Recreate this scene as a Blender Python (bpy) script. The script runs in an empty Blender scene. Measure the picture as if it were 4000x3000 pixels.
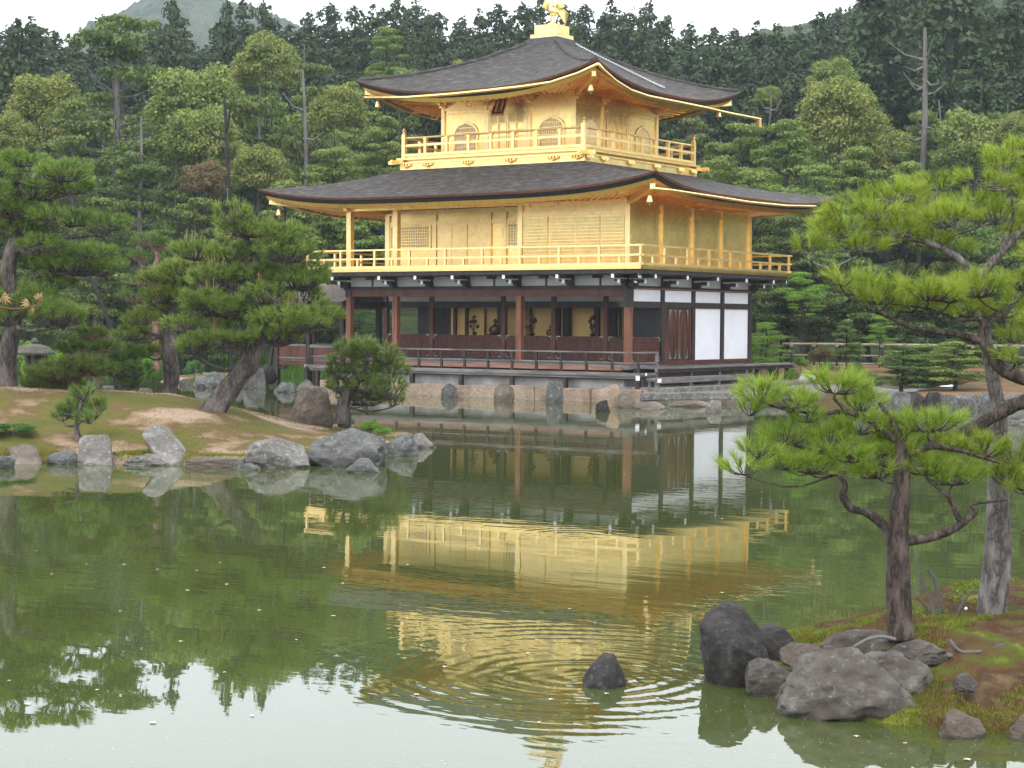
import bpy, math, random
import numpy as np
from mathutils import Vector, Matrix
R = math.radians
rng = np.random.default_rng(7)
random.seed(7)
scene = bpy.context.scene
col = scene.collection

# ------------------------------------------------------------------ camera, sky, sun, exposure
CAM = np.array([30.4909, -51.1819, 2.5868]); YAW = 0.6007; PITCH = -0.0346; ROLL = 0.0071
FPX = 7121.2
_cy, _sy, _cp, _sp = math.cos(YAW), math.sin(YAW), math.cos(PITCH), math.sin(PITCH)
FW = np.array([-_sy*_cp, _cy*_cp, _sp]); RT0 = np.array([_cy, _sy, 0.0]); UP0 = np.cross(RT0, FW)
RT = math.cos(ROLL)*RT0+math.sin(ROLL)*UP0; UP = -math.sin(ROLL)*RT0+math.cos(ROLL)*UP0
FH = np.array([-_sy, _cy, 0.0])
cd = bpy.data.cameras.new('camera'); cam = bpy.data.objects.new('camera', cd); col.objects.link(cam)
cd.sensor_width = 36; cd.lens = FPX/4000*36; cd.clip_start = 0.1; cd.clip_end = 6000
cam.matrix_world = Matrix(((RT[0], UP[0], -FW[0], CAM[0]), (RT[1], UP[1], -FW[1], CAM[1]), (RT[2], UP[2], -FW[2], CAM[2]), (0, 0, 0, 1)))
scene.camera = cam
scene.render.resolution_x = 1024; scene.render.resolution_y = 768

world = bpy.data.worlds.new('World'); scene.world = world; world.use_nodes = True
wn = world.node_tree.nodes; wl = world.node_tree.links
for n in list(wn): wn.remove(n)
SUN_EL, SUN_AZ = R(52), YAW+R(158)      # azimuth: counter-clockwise angle from +Y of the direction the light comes from
wo = wn.new('ShaderNodeOutputWorld'); sky = wn.new('ShaderNodeTexSky'); sky.sky_type = 'NISHITA'; sky.sun_disc = False
sky.sun_elevation = SUN_EL; sky.sun_rotation = -SUN_AZ
b1 = wn.new('ShaderNodeBackground'); b1.inputs[1].default_value = 0.09; wl.new(sky.outputs[0], b1.inputs[0])
tc = wn.new('ShaderNodeTexCoord'); nz = wn.new('ShaderNodeTexNoise'); nz.inputs['Scale'].default_value = 2.2; nz.inputs['Detail'].default_value = 4
cr = wn.new('ShaderNodeValToRGB'); cr.color_ramp.elements[0].position = .3; cr.color_ramp.elements[1].position = .7
cr.color_ramp.elements[0].color = (.80, .83, .88, 1); cr.color_ramp.elements[1].color = (1, 1, 1, 1)
b2 = wn.new('ShaderNodeBackground'); b2.inputs[1].default_value = 1.95
wl.new(tc.outputs['Generated'], nz.inputs['Vector']); wl.new(nz.outputs[0], cr.inputs[0]); wl.new(cr.outputs[0], b2.inputs[0])
mx = wn.new('ShaderNodeMixShader'); mx.inputs[0].default_value = .88
wl.new(b1.outputs[0], mx.inputs[1]); wl.new(b2.outputs[0], mx.inputs[2]); wl.new(mx.outputs[0], wo.inputs[0])
sd = bpy.data.lights.new('sun', 'SUN'); sd.energy = 0.9; sd.angle = R(14); sd.color = (1, .96, .9)
sun = bpy.data.objects.new('sun', sd); col.objects.link(sun)
sdir = Vector((-math.sin(SUN_AZ)*math.cos(SUN_EL), math.cos(SUN_AZ)*math.cos(SUN_EL), math.sin(SUN_EL)))
sun.rotation_euler = sdir.to_track_quat('Z', 'Y').to_euler(); sun.location = (0, 0, 80)
scene.view_settings.view_transform = 'Standard'; scene.view_settings.look = 'None'
scene.view_settings.exposure = 0.74; scene.view_settings.gamma = 1.0
try:
    scene.cycles.use_denoising = True; scene.cycles.max_bounces = 10; scene.cycles.transparent_max_bounces = 8
    scene.cycles.diffuse_bounces = 3; scene.cycles.glossy_bounces = 7; scene.cycles.volume_bounces = 0
    scene.cycles.caustics_reflective = True
except Exception: pass

# ------------------------------------------------------------------ placing helpers (u, v on a 2212 x 1659 grid)
K = 1.8083
def ray(u, v): return FW+RT*(u*K-2000)/FPX-UP*(v*K-1500)/FPX
def onx(u, v, x): d = ray(u, v); return CAM+d*(x-CAM[0])/d[0]
def ony(u, v, y): d = ray(u, v); return CAM+d*(y-CAM[1])/d[1]
def onz(u, v, z): d = ray(u, v); return CAM+d*(z-CAM[2])/d[2]
def at(u, v, dep):
    d = ray(u, v); return CAM+d*dep/float(d@FH)
def P(r, d, z=0.0): return CAM*np.array([1, 1, 0])+RT0*r+FH*d+np.array([0, 0, z])
def RD(p): q = np.asarray(p)-CAM; return float(q@RT0), float(q@FH)
def sstep(a, b, x):
    t = np.clip((x-a)/(b-a), 0, 1); return t*t*(3-2*t)

# ------------------------------------------------------------------ value noise (numpy)
_perm = np.random.default_rng(3).random((64, 64, 64))
def vnoise(p):
    p = np.asarray(p, float); i = np.floor(p).astype(int); f = p-i; f = f*f*(3-2*f); r = 0
    for dx in (0, 1):
        for dy in (0, 1):
            for dz in (0, 1):
                w = (f[..., 0] if dx else 1-f[..., 0])*(f[..., 1] if dy else 1-f[..., 1])*(f[..., 2] if dz else 1-f[..., 2])
                r = r+w*_perm[(i[..., 0]+dx) % 64, (i[..., 1]+dy) % 64, (i[..., 2]+dz) % 64]
    return r*2-1
def fbm(p, o=4):
    r = 0; a = 1; s = 0
    for k in range(o): r = r+a*vnoise(np.asarray(p)*2**k+k*7.3); s += a; a *= .5
    return r/s

# ------------------------------------------------------------------ materials
def nt(name):
    m = bpy.data.materials.new(name); m.use_nodes = True; n = m.node_tree.nodes; l = m.node_tree.links
    for x in list(n): n.remove(x)
    return m, n, l, n.new('ShaderNodeOutputMaterial')
def noise_mix(n, l, cols, scale, coord='Object', stretch=(1, 1, 1), detail=5, lo=.35, hi=.65, rough=.55):
    t = n.new('ShaderNodeTexCoord'); mp = n.new('ShaderNodeMapping'); mp.inputs['Scale'].default_value = stretch
    z = n.new('ShaderNodeTexNoise'); z.inputs['Scale'].default_value = scale; z.inputs['Detail'].default_value = detail; z.inputs['Roughness'].default_value = rough
    l.new(t.outputs[coord], mp.inputs[0]); l.new(mp.outputs[0], z.inputs['Vector'])
    c = n.new('ShaderNodeValToRGB'); l.new(z.outputs[0], c.inputs[0])
    e = c.color_ramp.elements; k = len(cols)
    while len(e) < k: e.new(.5)
    for i, q in enumerate(cols): e[i].position = lo+(hi-lo)*i/(k-1); e[i].color = (*q, 1)
    return c.outputs[0], z.outputs[0], mp.outputs[0]
def mat(name, cols, scale=3, rough=.7, metal=0, bump=0, bscale=None, stretch=(1, 1, 1), coord='Object', spec=.4, lo=.35, hi=.65, detail=5, bdist=.02):
    m, n, l, o = nt(name); b = n.new('ShaderNodeBsdfPrincipled'); l.new(b.outputs[0], o.inputs[0])
    if len(cols) == 1: cols = [cols[0], tuple(min(1, c*1.12) for c in cols[0])]
    c, z, mp = noise_mix(n, l, cols, scale, coord, stretch, detail, lo, hi)
    l.new(c, b.inputs['Base Color']); b.inputs['Roughness'].default_value = rough; b.inputs['Metallic'].default_value = metal
    b.inputs['Specular IOR Level'].default_value = spec
    if bump:
        z2 = n.new('ShaderNodeTexNoise'); z2.inputs['Scale'].default_value = bscale or scale*4; z2.inputs['Detail'].default_value = 6; l.new(mp, z2.inputs['Vector'])
        bp = n.new('ShaderNodeBump'); bp.inputs['Strength'].default_value = bump; bp.inputs['Distance'].default_value = bdist
        l.new(z2.outputs[0], bp.inputs['Height']); l.new(bp.outputs[0], b.inputs['Normal'])
    return m
def leafmat(name, c1, c2, c3=None, nscale=.8, trans=.35, hue=.06):
    """leaf colour: varies per leaf, per clump and per tree; partly translucent"""
    m, n, l, o = nt(name)
    c, z, mp = noise_mix(n, l, [c1, c2] if c3 is None else [c1, c2, c3], nscale, detail=2, lo=.3, hi=.7)
    g = n.new('ShaderNodeNewGeometry'); oi = n.new('ShaderNodeObjectInfo')
    hs = n.new('ShaderNodeHueSaturation')
    m1 = n.new('ShaderNodeMapRange'); m1.inputs[3].default_value = .62; m1.inputs[4].default_value = 1.38; l.new(g.outputs['Random Per Island'], m1.inputs[0])
    m2 = n.new('ShaderNodeMapRange'); m2.inputs[3].default_value = .5-hue/4; m2.inputs[4].default_value = .5+hue/4; l.new(oi.outputs['Random'], m2.inputs[0])
    l.new(m1.outputs[0], hs.inputs['Value']); l.new(m2.outputs[0], hs.inputs['Hue']); l.new(c, hs.inputs['Color'])
    d = n.new('ShaderNodeBsdfDiffuse'); t = n.new('ShaderNodeBsdfTranslucent'); gl = n.new('ShaderNodeBsdfGlossy'); gl.inputs['Roughness'].default_value = .45
    gl.inputs['Color'].default_value = (.9, .95, 1, 1)
    l.new(hs.outputs[0], d.inputs[0]); l.new(hs.outputs[0], t.inputs[0])
    mx = n.new('ShaderNodeMixShader'); mx.inputs[0].default_value = trans; l.new(d.outputs[0], mx.inputs[1]); l.new(t.outputs[0], mx.inputs[2])
    m3 = n.new('ShaderNodeMixShader'); m3.inputs[0].default_value = .025; l.new(mx.outputs[0], m3.inputs[1]); l.new(gl.outputs[0], m3.inputs[2])
    l.new(m3.outputs[0], o.inputs[0]); return m

def goldmat(name, c=(1, .73, .29), rough=.3, bump=.12, boards=0):
    m, n, l, o = nt(name); b = n.new('ShaderNodeBsdfPrincipled'); l.new(b.outputs[0], o.inputs[0])
    cc, z, mp = noise_mix(n, l, [tuple(x*.9 for x in c), c], 2.5, detail=6)
    l.new(cc, b.inputs['Base Color']); b.inputs['Metallic'].default_value = 1
    mr = n.new('ShaderNodeMapRange'); mr.inputs[3].default_value = rough-.05; mr.inputs[4].default_value = rough+.09; l.new(z, mr.inputs[0]); l.new(mr.outputs[0], b.inputs['Roughness'])
    vo = n.new('ShaderNodeTexVoronoi'); vo.distance = 'CHEBYCHEV'; vo.inputs['Scale'].default_value = 8.5; vo.inputs['Randomness'].default_value = .12; l.new(mp, vo.inputs['Vector'])
    sp_ = n.new('ShaderNodeSeparateColor'); l.new(vo.outputs['Color'], sp_.inputs[0])
    ma = n.new('ShaderNodeMath'); ma.operation = 'MULTIPLY_ADD'; ma.inputs[1].default_value = .045; l.new(sp_.outputs[0], ma.inputs[0]); l.new(mr.outputs[0], ma.inputs[2]); l.new(ma.outputs[0], b.inputs['Roughness'])
    hv = n.new('ShaderNodeHueSaturation'); mv = n.new('ShaderNodeMapRange'); mv.inputs[3].default_value = .93; mv.inputs[4].default_value = 1.04; l.new(sp_.outputs[1], mv.inputs[0]); l.new(mv.outputs[0], hv.inputs['Value']); l.new(cc, hv.inputs['Color']); l.new(hv.outputs[0], b.inputs['Base Color'])
    z2 = n.new('ShaderNodeTexNoise'); z2.inputs['Scale'].default_value = 9; z2.inputs['Detail'].default_value = 5; l.new(mp, z2.inputs['Vector'])
    bp = n.new('ShaderNodeBump'); bp.inputs['Strength'].default_value = bump; bp.inputs['Distance'].default_value = .02
    l.new(z2.outputs[0], bp.inputs['Height'])
    if boards:
        w = n.new('ShaderNodeTexWave'); w.wave_type = 'BANDS'; w.bands_direction = 'Z'; w.wave_profile = 'SAW'; w.inputs['Scale'].default_value = boards; l.new(mp, w.inputs['Vector'])
        b3 = n.new('ShaderNodeBump'); b3.inputs['Strength'].default_value = .8; b3.inputs['Distance'].default_value = .02
        l.new(w.outputs[1], b3.inputs['Height']); l.new(bp.outputs[0], b3.inputs['Normal']); l.new(b3.outputs[0], b.inputs['Normal'])
    else: l.new(bp.outputs[0], b.inputs['Normal'])
    return m
def barkmat(name, cols, sc):
    m, n, l, o = nt(name); bs = n.new('ShaderNodeBsdfPrincipled'); l.new(bs.outputs[0], o.inputs[0]); bs.inputs['Roughness'].default_value = .9
    t = n.new('ShaderNodeTexCoord'); mp = n.new('ShaderNodeMapping'); mp.inputs['Scale'].default_value = (1, 1, .32); l.new(t.outputs['Object'], mp.inputs[0])
    w = n.new('ShaderNodeTexNoise'); w.inputs['Scale'].default_value = sc*.7; w.inputs['Detail'].default_value = 5; l.new(mp.outputs[0], w.inputs['Vector'])
    ad = n.new('ShaderNodeMixRGB'); ad.blend_type = 'ADD'; ad.inputs[0].default_value = .06; l.new(mp.outputs[0], ad.inputs[1]); l.new(w.outputs[1], ad.inputs[2])
    v = n.new('ShaderNodeTexVoronoi'); v.feature = 'DISTANCE_TO_EDGE'; v.inputs['Scale'].default_value = sc; l.new(ad.outputs[0], v.inputs['Vector'])
    r = n.new('ShaderNodeValToRGB'); r.color_ramp.elements[0].color = (*cols[0], 1); r.color_ramp.elements[1].color = (*cols[1], 1); r.color_ramp.elements[1].position = .24; l.new(v.outputs[0], r.inputs[0])
    z = n.new('ShaderNodeTexNoise'); z.inputs['Scale'].default_value = sc*.45; z.inputs['Detail'].default_value = 7; l.new(mp.outputs[0], z.inputs['Vector'])
    r2 = n.new('ShaderNodeValToRGB'); r2.color_ramp.elements[0].position = .45; r2.color_ramp.elements[1].position = .72; l.new(z.outputs[0], r2.inputs[0])
    mxx = n.new('ShaderNodeMix'); mxx.data_type = 'RGBA'; l.new(r2.outputs[0], mxx.inputs[0]); l.new(r.outputs[0], mxx.inputs[6]); mxx.inputs[7].default_value = (*cols[2], 1); l.new(mxx.outputs[2], bs.inputs['Base Color'])
    b1_ = n.new('ShaderNodeBump'); b1_.inputs['Strength'].default_value = 1; b1_.inputs['Distance'].default_value = .6/sc; l.new(v.outputs[0], b1_.inputs['Height'])
    b2_ = n.new('ShaderNodeBump'); b2_.inputs['Strength'].default_value = .8; b2_.inputs['Distance'].default_value = .3/sc; l.new(w.outputs[0], b2_.inputs['Height']); l.new(b1_.outputs[0], b2_.inputs['Normal']); l.new(b2_.outputs[0], bs.inputs['Normal']); return m
M = {}
M['gold'] = goldmat('gold_leaf'); M['gold_side'] = goldmat('gold_leaf_smooth', rough=.31, bump=.015)
M['gold_eave_bounce'] = goldmat('gold_leaf_bounce_tint', c=(1, .58, .16), rough=.26, bump=.06)  # gold-on-gold bounce under the eaves put into the base colour as deeper orange
M['gold_board'] = goldmat('gold_boards', rough=.36, boards=1.6)
M['gold_dull'] = goldmat('gold_leaf_dull', c=(1, .77, .36), rough=.38)
M['roof'] = mat('bark_shingle', [(.018, .016, .015), (.046, .041, .038), (.11, .10, .09)], 3.2, .85, bump=1, bscale=11, stretch=(1, 1, 5), bdist=.04, detail=10, lo=.3, hi=.72)
M['roof_small'] = mat('bark_shingle_weathered', [(.07, .055, .05), (.13, .105, .095)], 3, .85, bump=1, bscale=12, stretch=(1, 1, 6))
M['eave_brown'] = mat('eave_layer_brown', [(.10, .035, .02), (.17, .06, .03)], 6, .6, bump=.3)
M['eave_black'] = mat('eave_layer_black', [(.008, .008, .01), (.016, .016, .018)], 3, .5)
M['lead'] = mat('dark_roof_cap', [(.06, .055, .07), (.09, .085, .1)], 3, .5)
M['wood_dark'] = mat('dark_timber', [(.018, .012, .010), (.045, .03, .024)], 5, .6, bump=.3, stretch=(1, 1, .15))
M['wood_red'] = mat('red_brown_timber', [(.06, .018, .010), (.13, .04, .022)], 4, .55, bump=.3, stretch=(1, 1, .2))
M['wood_post'] = mat('weathered_post', [(.12, .042, .022), (.24, .095, .055)], 5, .6, bump=.3, stretch=(3, 3, .3))
M['wood_log'] = mat('pale_log', [(.24, .11, .07), (.36, .19, .13)], 4, .65, bump=.3, stretch=(.3, 3, 3))
M['wood_door'] = mat('plank_door', [(.02, .009, .007), (.06, .022, .013), (.17, .055, .025)], 2.2, .5, stretch=(1, 4, .25), detail=3)
M['wood_grey'] = mat('silvered_timber', [(.09, .08, .075), (.22, .20, .19)], 4, .75, bump=.4, stretch=(.3, .3, 3))
M['white'] = mat('white_plaster', [(.70, .70, .73), (.80, .80, .84), (.84, .84, .88)], 1.1, .8, bump=.15, lo=.25, hi=.6)
M['plinth'] = mat('aged_plaster', [(.26, .26, .25), (.50, .50, .49)], 1.8, .85, bump=.3)
M['metal'] = mat('door_fitting', [(.20, .27, .28), (.34, .40, .40)], 9, .45, metal=.5)
M['paper'] = mat('inner_wall', [(.86, .56, .20), (.95, .66, .28)], .8, .7)
M['whitecap'] = mat('white_beam_end', [(.8, .8, .84)], 3, .7)
M['ink'] = mat('black_lacquer', [(.01, .01, .01)], 3, .3)
M['mesh'] = mat('lattice_wood', [(.05, .02, .014), (.12, .048, .03)], 7, .6)
M['bronze'] = mat('dark_bronze', [(.05, .025, .012), (.18, .08, .03)], 9, .35, metal=.6)
M['chain'] = mat('steel_chain', [(.55, .56, .6)], 5, .3, metal=.8)
def rockmat(name, a, b, c, lich=(.30, .31, .27), lamt=.66, scale=2.2):
    m, n, l, o = nt(name); bs = n.new('ShaderNodeBsdfPrincipled'); l.new(bs.outputs[0], o.inputs[0]); bs.inputs['Roughness'].default_value = .85
    cc, z, mp = noise_mix(n, l, [a, b, c], scale, detail=8, lo=.3, hi=.7, rough=.65)
    v = n.new('ShaderNodeTexNoise'); v.inputs['Scale'].default_value = scale*5; v.inputs['Detail'].default_value = 5; l.new(mp, v.inputs['Vector'])
    rp = n.new('ShaderNodeValToRGB'); rp.color_ramp.elements[0].position = lamt-.06; rp.color_ramp.elements[1].position = lamt+.12; l.new(v.outputs[0], rp.inputs[0])
    mxx = n.new('ShaderNodeMix'); mxx.data_type = 'RGBA'; l.new(rp.outputs[0], mxx.inputs[0]); l.new(cc, mxx.inputs[6]); mxx.inputs[7].default_value = (*lich, 1)
    l.new(mxx.outputs[2], bs.inputs['Base Color'])
    z2 = n.new('ShaderNodeTexNoise'); z2.inputs['Scale'].default_value = scale*3; z2.inputs['Detail'].default_value = 9; z2.inputs['Roughness'].default_value = .7; l.new(mp, z2.inputs['Vector'])
    bp = n.new('ShaderNodeBump'); bp.inputs['Strength'].default_value = 1; bp.inputs['Distance'].default_value = .22/scale
    l.new(z2.outputs[0], bp.inputs['Height']); l.new(bp.outputs[0], bs.inputs['Normal']); return m
M['rock'] = rockmat('grey_rock', (.045, .045, .042), (.105, .105, .10), (.19, .19, .175), scale=3, lamt=.63)
M['rock_pale'] = rockmat('pale_rock', (.075, .07, .062), (.16, .15, .135), (.28, .265, .24), lich=(.36, .37, .32), lamt=.62, scale=3)
M['rock_dark'] = rockmat('dark_rock', (.009, .008, .007), (.022, .018, .016), (.060, .058, .052), lich=(.13, .13, .12), lamt=.66, scale=4.5)
M['rock_brown'] = rockmat('brown_rock', (.07, .055, .045), (.15, .12, .095), (.24, .20, .16), scale=2.6)
M['rock_red'] = rockmat('reddish_rock', (.20, .14, .10), (.34, .25, .18), (.44, .35, .26), scale=1.6)
M['rock_near'] = rockmat('near_boulder', (.035, .027, .021), (.10, .085, .072), (.21, .20, .185), scale=4.5, lamt=.68)
def groundmat(name, cols, scale, bscale=40, bd=.02, coord='Object', lo=.35, hi=.65):
    return mat(name, cols, scale, .95, bump=.8, bscale=bscale, coord=coord, spec=.15, lo=lo, hi=hi, detail=8, bdist=bd)
M['island'] = groundmat('moss_and_sand', [(.34, .25, .18), (.24, .17, .10), (.12, .08, .035), (.11, .10, .022), (.085, .09, .018)], .55, 9, .08, lo=.40, hi=.60)
M['islet'] = groundmat('moss_soil', [(.16, .18, .025), (.07, .09, .014), (.09, .055, .022), (.06, .032, .018), (.13, .09, .05)], 2.6, 60, .02, lo=.33, hi=.66)
M['soil'] = groundmat('garden_soil', [(.05, .045, .02), (.13, .08, .04), (.20, .11, .06), (.09, .09, .03)], .3, 12, .05)
M['bark'] = barkmat('pine_bark', [(.022, .018, .016), (.085, .07, .062), (.17, .145, .13)], 13)
M['bark_pale'] = barkmat('pale_pine_bark', [(.05, .042, .038), (.15, .135, .125), (.30, .28, .26)], 34)
M['bark_red'] = mat('red_pine_bark', [(.07, .04, .03), (.16, .085, .06), (.24, .15, .12)], 9, .9, bump=1, bscale=22, stretch=(1, 1, .5), bdist=.02)
M['bark_near'] = barkmat('near_pine_bark', [(.010, .007, .006), (.055, .038, .030), (.14, .105, .09)], 38)
M['bark_grey'] = mat('grey_trunk', [(.09, .085, .08), (.18, .17, .16)], 3, .9, stretch=(1, 1, .2))
M['bark_dark'] = mat('dark_trunk', [(.015, .013, .011), (.04, .035, .03)], 3, .9)
M['n_left'] = leafmat('pine_needles', (.13, .205, .036), (.26, .35, .07), nscale=1.2)
M['n_left2'] = leafmat('pine_needles_dark', (.095, .155, .032), (.18, .26, .055), nscale=1.2)
M['n_near'] = leafmat('young_pine_needles', (.17, .27, .026), (.36, .48, .07), nscale=3)
M['shoot'] = mat('pine_shoots', [(.42, .20, .10), (.36, .30, .14)], 4, .8)
M['cyp'] = leafmat('cypress_leaves', (.030, .050, .017), (.070, .105, .030), nscale=.35)
M['cyp2'] = leafmat('cedar_leaves', (.028, .048, .014), (.062, .10, .026), nscale=.35)
M['broad'] = leafmat('broadleaf', (.10, .15, .028), (.21, .26, .05), (.27, .29, .075), nscale=.3)
M['fir'] = leafmat('fir_leaves', (.08, .12, .022), (.165, .22, .04), nscale=.4)
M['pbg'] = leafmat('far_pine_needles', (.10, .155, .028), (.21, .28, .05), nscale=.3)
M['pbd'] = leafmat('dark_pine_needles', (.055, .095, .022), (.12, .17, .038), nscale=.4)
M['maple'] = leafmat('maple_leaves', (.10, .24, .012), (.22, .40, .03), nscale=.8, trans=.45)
M['maple_d'] = leafmat('dark_maple_leaves', (.06, .14, .03), (.11, .23, .045), nscale=.8)  # darker, bluer green than the lime maples
M['shrub_rust'] = leafmat('rusty_leaves', (.15, .10, .04), (.20, .17, .06), nscale=1)
M['reed'] = leafmat('reeds', (.05, .14, .015), (.10, .24, .02), nscale=.6)
M['mossblade'] = leafmat('moss_blades', (.13, .15, .012), (.22, .25, .02), (.20, .10, .04), nscale=3)
M['mossdry'] = leafmat('dry_moss', (.09, .085, .02), (.13, .11, .035), (.09, .10, .016), nscale=1.2)
M['bamboo'] = mat('bamboo', [(.22, .19, .12), (.40, .35, .24)], 3, .6)
M['stone_l'] = rockmat('lantern_stone', (.04, .038, .03), (.08, .075, .06), (.13, .12, .10), scale=4, lamt=.8)
M['bird'] = mat('feathers', [(.62, .64, .66), (.8, .8, .8)], 6, .8)

# ------------------------------------------------------------------ mesh and object helpers
ORI = {}
def npmesh(name, V, F, mats, mi=None, smooth=False):
    V = np.asarray(V, np.float32); F = np.asarray(F, np.int32)
    me = bpy.data.meshes.new(name); me.vertices.add(len(V)); me.vertices.foreach_set('co', V.ravel())
    k = F.shape[1]; me.loops.add(F.size); me.loops.foreach_set('vertex_index', F.ravel())
    me.polygons.add(len(F)); me.polygons.foreach_set('loop_start', np.arange(0, F.size, k, dtype=np.int32))
    me.polygons.foreach_set('loop_total', np.full(len(F), k, np.int32))
    if smooth: me.polygons.foreach_set('use_smooth', np.ones(len(F), bool))
    for m in (mats if isinstance(mats, (list, tuple)) else [mats]): me.materials.append(m)
    if mi is not None: me.polygons.foreach_set('material_index', np.asarray(mi, np.int32))
    me.update(calc_edges=True); return me
def tag(o, label=None, cat=None, group=None, kind=None):
    for k, v in (('label', label), ('category', cat), ('group', group), ('kind', kind)):
        if v: o[k] = v
    return o
def link(name, me, loc=(0, 0, 0), parent=None):
    o = bpy.data.objects.new(name, me); col.objects.link(o)
    if parent: o.parent = parent
    else: o.location = tuple(float(x) for x in loc)
    return o
def thing(name, label, cat, loc, group=None):
    o = bpy.data.objects.new(name, None); col.objects.link(o); o.empty_display_size = .3
    o.location = tuple(float(x) for x in loc); ORI[o.name] = np.array([float(x) for x in loc]); return tag(o, label, cat, group)
class MB:
    def __init__(s): s.v = []; s.f = []; s.m = []; s.cur = 0
    def add(s, V, F, m=None):
        b = len(s.v); s.v.extend([tuple(map(float, x)) for x in V]); s.f.extend([tuple(b+i for i in f) for f in F]); s.m.extend([s.cur if m is None else m]*len(F)); return s
    def box(s, x0, x1, y0, y1, z0, z1, m=None):
        V = [(x, y, z) for x in (x0, x1) for y in (y0, y1) for z in (z0, z1)]
        return s.add(V, [(0, 1, 3, 2), (4, 6, 7, 5), (0, 4, 5, 1), (2, 3, 7, 6), (0, 2, 6, 4), (1, 5, 7, 3)], m)
    def bar(s, p, q, w, h, m=None, up=(0, 0, 1)):
        p = np.array(p, float); q = np.array(q, float); d = q-p; d /= np.linalg.norm(d); u = np.array(up, float)
        sd = np.cross(d, u); n = np.linalg.norm(sd); sd = sd/n if n > 1e-6 else np.array([1., 0, 0]); uu = np.cross(sd, d)
        V = [a+sd*w/2*i+uu*h/2*j for a in (p, q) for i in (-1, 1) for j in (-1, 1)]
        return s.add(V, [(0, 2, 3, 1), (4, 5, 7, 6), (0, 4, 6, 2), (1, 3, 7, 5), (0, 1, 5, 4), (2, 6, 7, 3)], m)
    def tube(s, pts, rad, n=8, m=None, cap=True, rough=0):
        V, F = tube_arr(pts, rad, n, rough)
        s.add(V, F, m)
        if cap:
            L = len(pts); b = len(s.v)-L*n
            s.f.append(tuple(b+i for i in range(n-1, -1, -1))); s.f.append(tuple(b+(L-1)*n+i for i in range(n))); s.m += [s.cur if m is None else m]*2
        return s
    def lathe(s, c, prof, n=16, m=None):
        V = [(c[0]+r*math.cos(2*math.pi*i/n), c[1]+r*math.sin(2*math.pi*i/n), c[2]+z) for r, z in prof for i in range(n)]
        F = [(j*n+i, j*n+(i+1) % n, (j+1)*n+(i+1) % n, (j+1)*n+i) for j in range(len(prof)-1) for i in range(n)]
        F += [tuple(range(n-1, -1, -1)), tuple((len(prof)-1)*n+i for i in range(n))]
        return s.add(V, F, m)
    def prism(s, poly, z0, z1, m=None):
        n = len(poly); V = [(x, y, z0) for x, y in poly]+[(x, y, z1) for x, y in poly]
        return s.add(V, [tuple(range(n-1, -1, -1)), tuple(range(n, 2*n))]+[(i, (i+1) % n, n+(i+1) % n, n+i) for i in range(n)], m)
    def sheet(s, G, m=None, flip=False):
        G = np.asarray(G); a, b = G.shape[:2]
        F = [((i*b+j), (i*b+j+1), ((i+1)*b+j+1), ((i+1)*b+j)) for i in range(a-1) for j in range(b-1)]
        if flip: F = [f[::-1] for f in F]
        return s.add(G.reshape(-1, 3), F, m)
    def build(s, name, mats, parent=None, loc=None, smooth=False, bevel=0, label=None, cat=None, group=None, kind=None):
        V = np.array(s.v)
        if parent is not None: o0 = ORI[parent.name]
        elif loc is not None: o0 = np.array(loc, float)
        else: o0 = np.array([V[:, 0].mean(), V[:, 1].mean(), V[:, 2].min()])
        me = bpy.data.meshes.new(name); me.from_pydata([tuple(x) for x in (V-o0)], [], s.f)
        for m in (mats if isinstance(mats, (list, tuple)) else [mats]): me.materials.append(m)
        for p, mi in zip(me.polygons, s.m): p.material_index = mi; p.use_smooth = smooth
        o = link(name, me, o0, parent); ORI[o.name] = o0
        if bevel:
            b = o.modifiers.new('bevel', 'BEVEL'); b.width = bevel; b.segments = 2; b.limit_method = 'ANGLE'
        return tag(o, label, cat, group, kind)
def tube_arr(pts, rad, n=8, rough=0, seed=0):
    pts = np.asarray(pts, float); L = len(pts)
    rad = np.full(L, rad) if np.isscalar(rad) else np.asarray(rad, float)
    d = np.gradient(pts, axis=0); d /= np.linalg.norm(d, axis=1)[:, None]+1e-12
    a = np.where(np.abs(d[:, 2:3]) > .9, np.array([[1., 0, 0]]), np.array([[0, 0, 1.]]))
    u = np.cross(d, a); u /= np.linalg.norm(u, axis=1)[:, None]
    for i in range(1, L):
        u[i] = u[i-1]-d[i]*(u[i-1]@d[i]); u[i] /= np.linalg.norm(u[i])+1e-12
    w = np.cross(d, u); t = np.arange(n)/n*2*math.pi
    V = pts[:, None]+(u[:, None]*np.cos(t)[None, :, None]+w[:, None]*np.sin(t)[None, :, None])*rad[:, None, None]
    V = V.reshape(-1, 3)
    if rough:
        c = np.repeat(pts, n, 0); V = c+(V-c)*(1+rough*fbm(V*np.array([9, 9, 2.5])*.11/max(rad.max(), .02)+seed, 3))[:, None]
    F = [(i*n+j, i*n+(j+1) % n, (i+1)*n+(j+1) % n, (i+1)*n+j) for i in range(L-1) for j in range(n)]
    return V, F
def smooth_path(pts, k=6):
    """Catmull-Rom through rows (x,y,z,r)"""
    p = np.asarray(pts, float); p = np.vstack([2*p[0]-p[1], p, 2*p[-1]-p[-2]]); out = []
    for i in range(1, len(p)-2):
        for t in np.arange(k)/k:
            a, b, c, d = p[i-1], p[i], p[i+1], p[i+2]
            out.append(.5*((2*b)+(-a+c)*t+(2*a-5*b+4*c-d)*t*t+(-a+3*b-3*c+d)*t**3))
    out.append(p[-2]); return np.array(out)

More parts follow.
